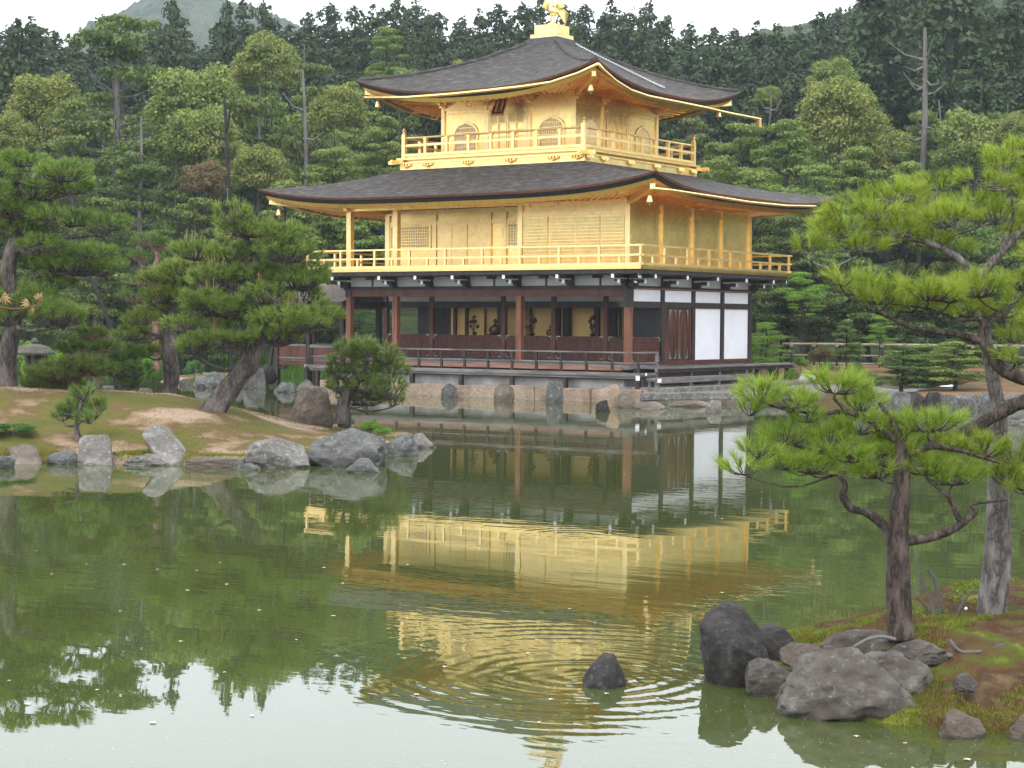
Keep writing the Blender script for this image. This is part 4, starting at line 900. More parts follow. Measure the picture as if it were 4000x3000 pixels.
rock(820, 905, 938, 985, 'dark rock behind the big rounded rock at the tip of the island', 'rock', .4, group=GI, seed=12)
rock(868, 938, 936, 968, 'pale jagged rock at the very tip of the island', 'rock_pale', .3, group=GI, seed=13, taper=.3, amp=.25)
rock(618, 722, 832, 913, 'large brown boulder behind the mossy crest beside the bent pine', 'rock_brown', .25, dep=40.5, group=GI, seed=14, taper=.3, amp=.12, sub=5, dratio=.5)
rock(728, 760, 868, 915, 'grey post-like rock under the small overhanging pine', 'rock', .7, dep=40, group=GI, seed=15, dratio=.6)
rock(765, 812, 918, 945, 'white-topped rock in the ferns near the island tip', 'rock_pale', .5, dep=38.5, group=GI, seed=16)
rock(-40, 28, 985, 1012, 'mossy pebble group rock at the left edge of the picture', 'rock', .3, seed=17, group=GI)
for i, (u0, u1, vt, vb, m_, lb) in enumerate(((195, 262, 833, 872, 'rock', 'broad rock behind the mossy crest, left of the pale pair'), (268, 300, 843, 874, 'rock_pale', 'narrow pale rock beside the broad rock on the back shore'), (284, 331, 838, 874, 'rock_pale', 'pale angular rock behind the crest left of the grey trunk'), (385, 425, 860, 880, 'rock', 'low rock behind the straight grey trunk'), (330, 352, 862, 876, 'rock', 'small stone left of the straight grey trunk'))):
    rock(u0, u1, vt, vb+6, lb, m_, .5, dep=42.5+.3*i, seed=20+i, group='rocks on the back of the left island')
GC = 'rocks in the channel behind the island'
rock(412, 500, 803, 838, 'grey rock pile on the small islet left of the bent trunk', 'rock', .35, seed=31, group=GC, taper=.3)
rock(520, 575, 795, 838, 'dark rock behind the bent pine trunk', 'rock', .35, seed=32, group=GC, taper=.3)
rock(498, 532, 812, 840, 'pointed rock just right of the bent trunk', 'rock', .35, seed=33, group=GC, taper=.5)
rock(588, 638, 825, 848, 'smooth low rock near the annex posts', 'rock', .3, seed=34, group=GC)
rock(637, 690, 820, 850, 'sloping rock under the corner of the lower veranda', 'rock', .3, seed=35, group=GC, taper=.3)
rock(555, 597, 785, 822, 'dark boulder on the far bank behind the annex posts', 'rock_dark', .3, seed=36, group=GC, dep=69)
rock(385, 412, 818, 832, 'small low stone at the tip of the mossy islet', 'rock', .3, seed=37, group=GC)
rock(415, 445, 797, 812, 'flat rock on the islet shore beyond', 'rock', .4, seed=38, group=GC, dep=76)
GW = 'rocks along the pavilion waterline'
for i, (u0, u1, vt, vb, m_, lb) in enumerate(((1066, 1112, 828, 866, 'rock_brown', 'brown rock in the stone wall, left of the dark upright one'), (1178, 1217, 822, 869, 'rock', 'dark grey upright rock against the stone wall'), (1288, 1352, 829, 878, 'rock_red', 'large reddish boulder near the right end of the stone wall'), (1332, 1378, 848, 881, 'rock_brown', 'brown rock between the reddish boulder and the terrace'), (1286, 1320, 864, 889, 'rock_dark', 'low black rock in the water below the reddish boulder'), (952, 990, 828, 858, 'rock', 'grey rock in the stone wall behind the overhanging pine'), (720, 762, 818, 852, 'rock_red', 'reddish rock at the left end of the stone wall'), (1524, 1560, 864, 890, 'rock_pale', 'pale rock standing alone in the water before the terrace'), (1370, 1440, 868, 884, 'rock_brown', 'flat stone under the corner of the terrace'), (1440, 1560, 866, 879, 'rock_brown', 'long flat stone under the edge of the terrace'))):
    rock(u0, u1, vt, vb, lb, m_, .45, seed=40+i, group=GW, dratio=.5 if i != 9 else .2, amp=.18)
GN = 'rocks of the near islet'
hullrock([(1509, 1352, 13.1), (1538, 1318, 13.2), (1572, 1300, 13.3), (1604, 1312, 13.3), (1628, 1340, 13.3), (1654, 1376, 13.2), (1520, 1420, 13.0), (1536, 1476, 13.0), (1598, 1487, 12.9), (1650, 1468, 13.0), (1590, 1400, 12.75), (1662, 1430, 13.0)], .35, 'dark angular wedge-shaped rock with a pointed top at the left of the near islet', 'rock_dark', 1, GN, .022)
hullrock([(1612, 1378, 13.3), (1650, 1370, 13.4), (1694, 1357, 13.4), (1712, 1384, 13.3), (1716, 1430, 13.2), (1650, 1456, 13.1), (1605, 1440, 13.1)], .4, 'dark low shoulder rock joined to the right of the wedge-shaped rock', 'rock_dark', 2, GN, .02)
rock(1612, 1735, 1425, 1507, 'grey rock streaked with rust between the dark rock and the big boulder', 'rock_near', .35, seed=52, group=GN, taper=.2, sub=5)
rock(1688, 2035, 1418, 1560, 'broad rugged grey-brown front mass of the outcrop under the near pine', 'rock_near', .2, seed=53, group=GN, taper=.28, amp=.26, dratio=.75, freq=1.3, skew=.18, cuts=10)
rock(1810, 2055, 1425, 1530, 'broad brownish right shoulder of the outcrop under the near pine', 'rock_near', .25, seed=64, group=GN, taper=.3, amp=.32, dratio=.9, freq=1.5, cuts=10, z0=.07)
rock(1770, 2035, 1372, 1460, 'upper ledge of the outcrop just in front of the near pine trunk', 'rock_near', .3, seed=65, group=GN, taper=.25, amp=.30, dratio=.7, freq=1.6, cuts=10, z0=.16)
rock(1925, 2075, 1388, 1440, 'low grey rock shelf just below the near pine trunk', 'rock_near', .3, seed=61, group=GN, z0=.28, dratio=.9, amp=.25, sub=5)
rock(1690, 1790, 1392, 1440, 'rust-brown low stone in the moss behind the big boulder', 'rock_brown', .3, seed=62, group=GN, z0=.2, dratio=.8)
rock(1775, 1935, 1342, 1385, 'tan domed rock behind the near pine trunk', 'rock_brown', .2, seed=54, group=GN, z0=.10, sub=4)
rock(2085, 2260, 1345, 1408, 'grey boulder at the right edge behind the leaning trunk', 'rock_near', .25, seed=55, group=GN, z0=.15)
rock(2125, 2260, 1395, 1470, 'blue-grey boulder at the right edge in front of the leaning trunk', 'rock_near', .3, seed=56, group=GN, z0=.18)
rock(2035, 2140, 1538, 1597, 'small brown pitted rock at the waterline by the bright moss', 'rock_brown', .3, seed=57, group=GN, amp=.22)
rock(2185, 2260, 1545, 1600, 'brown rock cut by the right edge at the waterline', 'rock_brown', .3, seed=58, group=GN)
rock(2062, 2120, 1455, 1490, 'small pale stone in the moss above the bright moss', 'rock_near', .4, seed=59, group=GN, z0=.22)
hullrock([(1257, 1472, 12.9), (1276, 1441, 12.95), (1306, 1413, 13.0), (1326, 1416, 13.0), (1342, 1442, 12.95), (1354, 1472, 12.9), (1353, 1490, 12.85), (1320, 1499, 12.75), (1262, 1488, 12.8), (1312, 1455, 12.75)], .2, 'small black pointed rock standing alone in the pond amid the ripples', 'rock_dark', 3, None, .012)
GR = 'stones of the right bank'
u = 1850; i = 0
while u < 2320:
    w_ = random.uniform(34, 62); rock(u-4, u+w_+4, 848+random.uniform(-4, 8), 885, 'dark retaining stone of the right bank, '+['first', 'second', 'third', 'fourth', 'fifth', 'sixth', 'seventh', 'eighth', 'ninth', 'tenth', 'eleventh', 'twelfth', 'thirteenth', 'fourteenth'][i]+' from the terrace side', random.choice(['rock', 'rock_dark', 'rock']), .9, seed=70+i, group=GR, dratio=.5, taper=0, cuts=3); u += w_*.92; i += 1
rock(2165, 2240, 850, 912, 'big pale-green boulder at the right edge behind the leaning trunk of the pond', 'rock_pale', .4, seed=95, z0=0, group=GR)

# ---- stone wall under the pavilion, terrace
wl_ = thing('stone_wall', 'low wall of reddish cut stones between the pond and the white plinth', 'retaining wall', (-5.5, -.8, 0))
x = -12.2; i = 0
while x < 1.35:
    w_ = random.uniform(.75, 1.5); mb = MB(); yj = random.uniform(-.05, .05); zt = .46+random.uniform(-.03, .03)
    mb.box(x, min(x+w_-.015, 1.4), -1.12+yj, -.60, -.5, zt-.04); mb.build('wall_stone', M['rock_red'], wl_, bevel=.03); x += w_; i += 1
te = thing('stone_terrace', 'two-level stone terrace at the right front corner of the pavilion', 'terrace', (2.5, 2, 0))
LT = [(1.3, -1.0), (1.72, -2.15), (3.05, -.15), (5.2, 2.4), (7.0, 6), (6.5, 13), (1.3, 13)]
mb = MB(); mb.prism(LT, .13, .36); mb.build('lower_slab', M['terr'] if 'terr' in M else M['rock_pale'], te, bevel=.03)
LT2 = [(1.4, -.9), (1.8, -1.9), (3.3, -.0), (5.0, 2.5), (6.7, 6), (6.2, 13), (1.4, 13)]
mb = MB(); mb.prism(LT2, -.6, .131); mb.build('footing', M['rock_brown'], te)
for j in range(7): mb = MB(); mb.box(.30, 2.15+.03*(j % 2), -1.02+j*2.05, -1.02+(j+1)*2.05-.012, -.2, .50); mb.build('upper_slab', M['plinth2'] if 'plinth2' in M else M['rock_pale'], te, bevel=.015)
# ---- gravel
def draped(name, m_, poly, dz, step=.4, **k):
    poly = np.asarray(poly, float); mn, mx_ = poly.min(0), poly.max(0); rr = np.arange(mn[0], mx_[0]+step, step); dd_ = np.arange(mn[1], mx_[1]+step, step); A_, B_ = np.meshgrid(rr, dd_)
    z = ground_h(A_.ravel(), B_.ravel())+dz; V = CAM*np.array([1, 1, 0])+RT0*A_.ravel()[:, None]+FH*B_.ravel()[:, None]; V[:, 2] = z
    a, b = A_.shape; I = np.arange(a*b).reshape(a, b); F = np.stack([I[:-1, :-1], I[:-1, 1:], I[1:, 1:], I[1:, :-1]], -1).reshape(-1, 4); cen = np.stack([A_.ravel(), B_.ravel()], 1)[F].mean(1)
    F = F[seg_sd(cen, poly) > 0]; return tag(link(name, npmesh(name, V, F, m_, smooth=True)), **k)
M['gravel'] = mat('raked_gravel', [(.5, .5, .5), (.68, .68, .7)], 20, .95, bump=.5)
draped('gravel_path', M['gravel'], [(9.3, 61), (11.2, 59.8), (14.6, 60.2), (14.9, 61.0), (12.5, 64.5), (11.0, 67.5), (7.5, 68), (7.5, 63)], .02, .25, kind='structure')
# mossy islet in the channel
mb = MB(); c = onz(470, 826, 0); n_ = 40
rr_ = np.linspace(0, 1, 12); G_ = [[c+RT0*(math.cos(t)*q*2.6)+FH*(math.sin(t)*q*2.6)+np.array([0, 0, -.2+.55*(1-q**2)**.6+.05*math.sin(5*t+q*7)]) for t in np.linspace(0, 2*math.pi, n_)] for q in rr_]
mb.sheet(G_); mb.build('mossy_islet', M['island'], kind='structure', smooth=True)

# ================================================================== PINES WITH NEEDLES
def tuft_templates(n, L, w, k=6, spread=1.25):
    out = []
    for s in range(k):
        r_ = np.random.default_rng(100+s); th = np.abs(r_.normal(0, .62, n)).clip(0, spread)*1.0; ph_ = r_.uniform(0, 2*math.pi, n)
        d = np.stack([np.sin(th)*np.cos(ph_), np.sin(th)*np.sin(ph_), np.cos(th)], 1); base = np.stack([0*ph_, 0*ph_, r_.uniform(-.35, .25, n)*L], 1)
        q = np.cross(d, r_.normal(size=(n, 3))); q /= np.linalg.norm(q, axis=1)[:, None]; ll = L*r_.uniform(.7, 1.1, n)[:, None]
        V = np.stack([base+q*w/2, base-q*w/2, base+d*ll], 1).reshape(-1, 3); out.append(V)
    return out
def frames(D):
    D = D/np.linalg.norm(D, axis=1)[:, None]; a = rng.normal(size=D.shape); u = np.cross(D, a); u /= np.linalg.norm(u, axis=1)[:, None]; v = np.cross(D, u)
    return np.stack([u, v, D], 1)          # rows
def tufts(pos, D, tmpl, sc=1.0):
    k = rng.integers(0, len(tmpl), len(pos)); Fm = frames(D); out = []
    for i in range(len(tmpl)):
        s = np.where(k == i)[0]
        if len(s) == 0: continue
        X = np.einsum('nj,tjk->tnk', tmpl[i], Fm[s])*(rng.uniform(.8, 1.2, (len(s), 1, 1))*sc)+pos[s][:, None]; out.append(X.reshape(-1, 3))
    return np.concatenate(out)
def bent(a, b, up=.15, n=4, r0=.02, r1=.008):
    a, b = np.array(a), np.array(b); L = np.linalg.norm(b-a); t = np.linspace(0, 1, n)[:, None]
    side = np.cross(b-a, [0, 0, 1.]); side = side/(np.linalg.norm(side)+1e-9)
    p = a+(b-a)*t+np.array([0, 0, -1.])*up*L*np.sin(t*math.pi)+side*L*.08*np.sin(t*2*math.pi*.9+random.random()*3)
    return p, np.linspace(r0, r1, n)
def pine(name, label, base, d, paths, pads, tm, tr, nm, bm, group=None, dens=1.0, tilt=1.0, shoots=0, trunk_n=12, twig=.010, pdepth=.8, limb=.035, cat='pine tree', shl=.25):
    """base (u,v); paths: lists of (u,v,width,depth offset); pads: (u,v,ru,rv[,depth offset])"""
    bz = at(base[0], base[1], d); root = thing(name, label, cat, bz, group)
    k = d/3938
    PT = []; tv = []; tf = []; nb = 0
    for pi, path in enumerate(paths):
        q = np.array([list(at(p[0], p[1], d+(p[3] if len(p) > 3 else 0)))+[p[2]*k/2*((.86 if pi == 0 else .72) if d < 20 else .92)] for p in path]); q = smooth_path(q, 6); PT.append(q)
        V_, F_ = tube_arr(q[:, :3], np.maximum(q[:, 3], .003), trunk_n if pi == 0 else 8, .30, pi); tv.append(V_); tf.append(np.array(F_)+nb); nb += len(V_)
    allp = np.vstack([q[3:] if len(q) > 6 else q for q in PT])
    cen = []; pos = []; dr = []; sp = []
    for pd in pads:
        u, v, ru, rv = pd[:4]; dz = pd[4] if len(pd) > 4 else random.uniform(-.5, .5)*min(1.2, k*90*1.2)
        c = at(u, v, d+dz); rx, rz = ru*k, rv*k*1.25; ry = rx*pdepth
        n = max(8, int(dens*2.5*rx*ry/(tr*tr)*(1+rz/tr*.5)))
        w = rng.normal(size=(n, 3)); w[:, 2] = np.abs(w[:, 2])*.9-.25; w /= np.linalg.norm(w, axis=1)[:, None]; q = rng.uniform(.35, 1, (n, 1))**.5
        off = w*q; off[:, 2] += .10*rng.normal(size=n)
        wp = RT0*(off[:, :1]*rx)+FH*(off[:, 1:2]*ry)+np.array([0, 0, 1.])*(off[:, 2:3]*rz)
        pp_ = c+wp; D = RT0*off[:, :1]*.9+FH*off[:, 1:2]*.9+np.array([0, 0, 1.])*(.75*tilt+.25*off[:, 2:3])+.22*rng.normal(size=(n, 3)); pos.append(pp_); dr.append(D)
        an = c-np.array([0, 0, rz*.75]); dist = np.linalg.norm((allp[:, :3]-an)*np.array([1, 1, 1.6])+(0, 0, .0), axis=1)+np.where(allp[:, 2] > an[2]+.1, .6, 0); j = allp[dist.argmin()]
        q, r_ = bent(j[:3], an, .12, 6, min(j[3]*.8, limb), twig*1.4); V_, F_ = tube_arr(q, r_, 6, .2); tv.append(V_); tf.append(np.array(F_)+nb); nb += len(V_)
        spine = q
        m_ = min(n, max(8, int(n*.8)))
        for t in rng.permutation(n)[:m_]:
            e = pp_[t]; a0 = an+(e-an)*rng.uniform(0, .35)*np.array([1, 1, .3]); V_, F_ = tube_arr(*bent(a0, e, .15, 3, twig, twig*.45), 4); tv.append(V_); tf.append(np.array(F_)+nb); nb += len(V_)
        if shoots:
            for t in np.argsort(-off[:, 2])[:int(n*shoots)]: sp.append(pp_[t])
    tv = np.vstack(tv); tf = np.vstack(tf)
    link('trunk', npmesh('trunk', tv-bz, tf, bm, smooth=True), parent=root)
    X = tufts(np.vstack(pos), np.vstack(dr), tm); link('crown', npmesh('crown', X-bz, np.arange(len(X)).reshape(-1, 3), nm), parent=root)
    if sp:
        tv = []; tf = []; nb = 0
        for p in sp:
            e = p+np.array([random.gauss(0, .02), random.gauss(0, .02), shl*random.uniform(.6, 1.3)]); V_, F_ = tube_arr([p, e], [.008, .004], 3); tv.append(V_); tf.append(np.array(F_)+nb); nb += len(V_)
        link('new_shoots', npmesh('new_shoots', np.vstack(tv)-bz, np.vstack(tf), M['shoot']), parent=root)['kind'] = 'stuff'
    return root
TL = tuft_templates(40, .17, .013); TN = tuft_templates(80, .105, .0029, spread=1.4); TS = tuft_templates(26, .10, .008)
# far-left pine
pine('pine_tree', 'large pine at the left edge with a dark upright trunk and layered crown', (12, 845), 38,
     [[(10, 850, 58), (14, 800, 46), (20, 745, 42), (28, 700, 40), (26, 640, 38), (18, 590, 36), (24, 545, 34), (32, 505, 26), (20, 460, 20), (30, 410, 16), (48, 370, 10)],
      [(24, 545, 22), (55, 533, 16), (85, 525, 14), (110, 510, 13), (150, 512, 12), (190, 508, 10), (222, 510, 6)], [(20, 600, 14), (-30, 560, 10), (-70, 500, 8)], [(28, 640, 12), (70, 600, 10), (130, 590, 7)]],
     [(49, 345, 58, 16), (137, 374, 62, 20), (65, 415, 80, 20), (150, 405, 55, 16), (165, 475, 55, 16), (238, 482, 46, 18), (48, 497, 73, 20), (29, 455, 60, 18), (165, 572, 95, 24), (73, 563, 55, 20), (200, 545, 55, 14), (55, 647, 73, 28), (128, 680, 60, 22), (15, 680, 50, 26), (-30, 420, 60, 25), (-40, 520, 60, 25), (-30, 620, 50, 22), (100, 470, 45, 16), (0, 375, 40, 16), (230, 580, 40, 16), (20, 440, 40, 14), (110, 610, 55, 16), (90, 530, 50, 16)],
     TL, .13, M['n_left'], M['bark'], dens=1.05, group='garden pines on the left island', shoots=.05, shl=.10, limb=.06)
pine('pine_tree', 'slim pine with a straight pale grey trunk, standing left of the bent pine', (357, 872), 40.5,
     [[(352, 880, 52), (362, 850, 38), (370, 820, 36), (368, 780, 34), (366, 740, 32), (368, 700, 32), (374, 665, 28), (385, 640, 20), (400, 610, 14)],
      [(370, 725, 14), (350, 728, 11), (330, 722, 9), (308, 715, 7)], [(372, 672, 12), (345, 665, 10), (325, 655, 8)], [(374, 665, 14), (395, 655, 10), (412, 640, 7)]],
     [(367, 640, 58, 18), (338, 675, 48, 16), (400, 612, 50, 22), (286, 722, 45, 14), (312, 760, 40, 10), (420, 575, 45, 18), (350, 600, 50, 16), (300, 690, 40, 12), (420, 640, 40, 14), (385, 580, 40, 14)],
     TL, .13, M['n_left'], M['bark'], dens=1.3, group='garden pines on the left island', shoots=.1, shl=.14)
pine('pine_tree', 'pine with a thick trunk bent to the right, crown spreading across the pavilion corner', (458, 897), 37,
     [[(448, 903, 66), (470, 872, 54), (495, 838, 50), (520, 808, 48), (540, 780, 46), (548, 745, 42), (550, 705, 38), (545, 665, 32), (535, 630, 26), (545, 590, 22), (552, 555, 18), (535, 520, 13), (527, 480, 8)],
      [(552, 725, 22), (580, 735, 18), (605, 742, 16), (640, 735, 10), (665, 720, 7)], [(540, 730, 16), (515, 735, 12), (490, 740, 8)], [(548, 600, 16), (585, 585, 12), (625, 575, 8)], [(540, 640, 14), (500, 620, 10), (460, 610, 7)], [(545, 675, 14), (600, 680, 11), (650, 672, 8)]],
     [(502, 464, 38, 20), (531, 493, 60, 22), (605, 506, 65, 20), (421, 545, 55, 20), (495, 552, 62, 20), (623, 545, 70, 24), (458, 600, 60, 22), (550, 592, 70, 22), (641, 606, 72, 24), (477, 665, 75, 20), (676, 588, 36, 22), (477, 735, 80, 18), (440, 650, 50, 20), (623, 695, 85, 28), (692, 685, 50, 26), (420, 752, 42, 14), (555, 672, 62, 20), (575, 640, 60, 20), (660, 640, 45, 20), (400, 700, 45, 15), (520, 700, 50, 18), (590, 725, 60, 16), (560, 540, 50, 18)],
     TL, .13, M['n_left'], M['bark'], dens=1.05, group='garden pines on the left island', shoots=.09, limb=.05)
pine('pine_tree', 'small pine leaning out from the rocks in front of the pavilion wall', (740, 912), 40,
     [[(737, 915, 40), (741, 890, 34), (743, 868, 32), (752, 850, 26), (765, 835, 22), (774, 815, 20), (785, 798, 12), (800, 778, 7)], [(750, 852, 14), (735, 845, 10), (722, 838, 6)], [(772, 822, 12), (810, 815, 8), (835, 808, 5)], [(760, 842, 12), (800, 850, 9), (835, 848, 5)]],
     [(773, 756, 52, 18), (835, 769, 34, 20), (735, 804, 36, 16), (846, 800, 38, 18), (735, 836, 38, 14), (843, 842, 38, 22), (785, 864, 52, 13), (790, 800, 45, 16), (745, 775, 35, 14), (800, 832, 40, 14), (850, 868, 28, 10)],
     TL, .12, M['n_left2'], M['bark'], dens=1.1, group='garden pines on the left island', shoots=.12, shl=.17)
pine('small_pine', 'young pine seedling growing behind the upright slab rock', (168, 946), 33.5,
     [[(169, 950, 15), (166, 925, 11), (168, 895, 8), (177, 865, 5), (178, 850, 3)], [(167, 915, 6), (190, 905, 4), (215, 895, 3)], [(168, 900, 6), (145, 895, 4), (128, 892, 3)]],
     [(180, 852, 22, 13), (158, 890, 36, 15), (214, 882, 24, 13), (135, 900, 22, 10), (190, 905, 25, 9), (165, 870, 22, 12)], TL, .10, M['n_left2'], M['bark'], dens=1.2, group='young pines on the left island')
pine('small_pine', 'spreading young pine with pinkish shoots near the left trunk', (150, 856), 38.5,
     [[(150, 862, 14), (158, 835, 11), (150, 812, 10), (162, 785, 9), (178, 772, 8), (192, 758, 7)], [(152, 820, 8), (120, 800, 6), (90, 795, 4)], [(158, 800, 8), (190, 800, 6), (225, 790, 4)]],
     [(121, 808, 65, 18), (170, 752, 46, 14), (194, 722, 34, 12), (175, 792, 50, 16), (225, 750, 36, 12), (90, 835, 45, 14), (140, 835, 50, 14), (210, 800, 40, 12)], TL, .11, M['n_left2'], M['bark_red'], dens=1.3, group='young pines on the left island', shoots=.25, shl=.12)
pine('small_pine', 'dark young pine beside the broad rock on the island crest', (254, 868), 40,
     [[(254, 872, 17), (254, 845, 13), (250, 820, 11), (258, 800, 9), (272, 785, 6)], [(254, 825, 7), (235, 805, 5), (215, 800, 4)]],
     [(275, 772, 38, 20), (280, 826, 30, 14), (232, 800, 30, 11), (300, 800, 26, 14), (260, 790, 30, 14)], TL, .11, M['n_left2'], M['bark'], dens=1.3, group='young pines on the left island')
# reddish pine behind
pine('pine_tree', 'pine with a bare reddish trunk behind the straight grey one', (336, 790), 62,
     [[(340, 800, 16), (336, 700, 15), (337, 620, 14), (335, 580, 13), (340, 555, 12), (330, 535, 9)], [(336, 585, 7), (352, 572, 5)], [(335, 612, 6), (312, 605, 4)]],
     [(320, 520, 42, 15, 0), (300, 555, 30, 12, 1), (350, 530, 30, 12, 0), (300, 605, 34, 12, 0), (365, 560, 30, 12, 1), (290, 640, 40, 14, .5), (330, 650, 40, 14, 1)], TL, .2, M['n_left2'], M['bark_red'], dens=1.6, group='pines on the far bank')

# near pines on the islet
pine('pine_tree', 'near pine with an upright dark trunk and two crooked low branches', (1945, 1367), 12.6,
     [[(1945, 1378, 78), (1942, 1340, 64), (1940, 1290, 60), (1938, 1230, 58), (1940, 1180, 56), (1944, 1120, 52), (1946, 1070, 48), (1950, 1010, 38), (1945, 960, 26), (1930, 915, 16), (1900, 870, 10)],
      [(1926, 1178, 36), (1918, 1145, 32), (1895, 1122, 28), (1865, 1105, 26), (1836, 1095, 26), (1822, 1070, 22), (1826, 1045, 16), (1808, 1025, 10)],
      [(1930, 1170, 34), (1965, 1168, 32), (2010, 1160, 30), (2060, 1142, 26), (2085, 1124, 24), (2108, 1105, 18), (2098, 1090, 12), (2135, 1084, 10), (2175, 1080, 6)],
      [(2075, 1130, 20), (2062, 1098, 18), (2045, 1070, 14), (2020, 1050, 9)],
      [(1960, 1010, 30), (1900, 1000, 20), (1830, 985, 16), (1760, 975, 12), (1700, 960, 8), (1640, 985, 5)],
      [(1945, 960, 24), (1890, 915, 20), (1830, 890, 16), (1770, 893, 12), (1700, 885, 8), (1640, 868, 5)],
      [(1948, 990, 24), (2010, 965, 20), (2080, 975, 12), (2160, 1000, 8)],
      [(1850, 960, 12), (1835, 905, 9), (1800, 860, 6)]],
     [(1805, 831, 72, 22), (1640, 849, 56, 20), (1713, 866, 58, 18), (1620, 886, 34, 13), (1860, 870, 58, 20), (1695, 941, 58, 20), (1606, 1010, 48, 16), (1640, 975, 45, 16), (1786, 950, 60, 22), (1860, 920, 66, 20), (2006, 915, 75, 20), (1951, 970, 80, 24), (1750, 1006, 60, 20), (1896, 1015, 70, 20), (1999, 1008, 60, 20), (2061, 1030, 72, 20), (1700, 1000, 50, 16), (1840, 985, 50, 16), (1740, 900, 45, 14), (1930, 935, 50, 16)],
     TN, .065, M['n_near'], M['bark_near'], dens=.8, group='near pines', trunk_n=22, twig=.0045, limb=.014, pdepth=.9)
pine('pine_tree', 'near pine with a pale grey leaning trunk that forks high at the right', (2135, 1387), 13.3,
     [[(2135, 1398, 92), (2140, 1350, 78), (2147, 1290, 72), (2153, 1220, 66), (2155, 1140, 60), (2155, 1050, 54), (2155, 960, 48), (2158, 900, 44), (2150, 840, 40), (2138, 780, 36), (2130, 735, 34), (2128, 690, 32), (2122, 640, 32), (2112, 600, 30)],
      [(2110, 605, 28), (2085, 570, 24), (2040, 540, 20), (1995, 522, 17), (1945, 518, 14), (1900, 530, 10), (1860, 552, 8), (1805, 575, 5)],
      [(2114, 605, 28), (2140, 570, 26), (2165, 545, 22), (2190, 515, 20), (2230, 480, 16)],
      [(2160, 550, 22), (2178, 500, 18), (2190, 460, 12), (2180, 400, 8)],
      [(1995, 522, 12), (1960, 500, 8), (1915, 510, 6), (1860, 505, 4), (1800, 515, 3)],
      [(2060, 552, 16), (2050, 530, 13), (2062, 508, 11), (2100, 495, 8), (2140, 480, 5)],
      [(2130, 700, 18), (2165, 680, 15), (2200, 650, 12), (2240, 640, 8)],
      [(2062, 508, 9), (2040, 480, 8), (1990, 470, 6), (1950, 450, 4)]],
     [(2153, 464, 60, 22), (2043, 471, 72, 22), (1823, 488, 70, 22), (1951, 495, 72, 20), (1752, 540, 42, 24), (1860, 530, 66, 16), (2006, 520, 55, 16), (2185, 330, 46, 18), (2160, 350, 50, 20), (2127, 388, 52, 18), (1948, 420, 62, 20), (2030, 395, 46, 18), (2180, 425, 45, 20), (1997, 455, 58, 18), (1818, 465, 46, 16), (2090, 440, 50, 18), (1900, 460, 50, 16), (1780, 505, 45, 16), (2070, 540, 40, 12), (2215, 390, 40, 20), (1870, 435, 46, 14), (2200, 500, 40, 16)],
     TN, .07, M['n_near'], M['bark_pale'], dens=.75, group='near pines', trunk_n=22, twig=.0045, limb=.016, pdepth=.9)
pine('pine_tree', 'overhanging pine rooted beyond the right edge whose dark branches reach in over the water', (2420, 1420), 12.9,
     [[(2420, 1440, 110), (2410, 1300, 95), (2390, 1180, 85), (2380, 1050, 80), (2360, 950, 75), (2350, 840, 66), (2340, 720, 55), (2330, 600, 45), (2320, 500, 30)],
      [(2370, 960, 56), (2290, 845, 48), (2225, 822, 44), (2180, 805, 40), (2150, 782, 36), (2128, 745, 30), (2115, 735, 26), (2060, 720, 20), (2005, 715, 16), (1960, 705, 12), (1925, 688, 9), (1885, 672, 6)],
      [(2122, 742, 22), (2118, 715, 18), (2130, 695, 14), (2160, 672, 9), (2200, 650, 6)], [(2124, 705, 14), (2110, 690, 11), (2070, 690, 9), (2010, 668, 7), (1950, 660, 4)],
      [(2380, 1040, 60), (2300, 840, 50), (2230, 860, 46), (2170, 885, 44), (2110, 920, 42), (2060, 940, 38), (2020, 958, 30), (1970, 970, 22), (1910, 985, 14), (1860, 1000, 8)],
      [(2060, 945, 22), (2075, 965, 20), (2100, 975, 12)]],
     [(1878, 625, 62, 22), (2006, 629, 72, 22), (1970, 660, 55, 16), (2116, 622, 72, 24), (2171, 665, 50, 24), (2190, 728, 38, 14), (2195, 772, 34, 16), (2098, 672, 50, 16), (2116, 968, 60, 22), (2190, 985, 40, 22), (2171, 1026, 55, 24), (2050, 640, 50, 16), (1915, 645, 50, 14), (2210, 610, 40, 20), (1820, 605, 36, 14), (2215, 1050, 40, 20), (2040, 960, 45, 14), (2250, 700, 50, 20), (2260, 560, 60, 25), (2290, 450, 70, 30), (2300, 950, 60, 24)],
     TN, .065, M['n_near'], M['bark_near'], dens=.8, group='near pines', trunk_n=20, twig=.0045, limb=.014, pdepth=.9)

# ================================================================== FOREST
def leaves(cen, rad, n, size, r_, up=.35, asp=.6):
    """n leaf quads spread over the shells of clumps"""
    cen = np.asarray(cen, float); rad = np.asarray(rad, float); ar = (rad[:, 0]*rad[:, 2]); k = r_.choice(len(cen), n, p=ar/ar.sum())
    w = r_.normal(size=(n, 3)); w /= np.linalg.norm(w, axis=1)[:, None]; w[:, 2] = np.where((w[:, 2] < -.3) & (r_.random(n) < .6), -w[:, 2], w[:, 2])
    p = cen[k]+w*rad[k]*r_.uniform(.62, 1.08, n)[:, None]
    nn = w+r_.normal(0, .55, (n, 3)); nn[:, 2] += up; nn /= np.linalg.norm(nn, axis=1)[:, None]
    u = np.cross(nn, r_.normal(size=(n, 3))); u /= np.linalg.norm(u, axis=1)[:, None]; v = np.cross(nn, u); s = size*r_.uniform(.5, 1.2, n)[:, None]
    V = np.stack([p-u*s, p-v*s*asp, p+u*s, p+v*s*asp], 1).reshape(-1, 3); return V, np.arange(4*n).reshape(-1, 4)
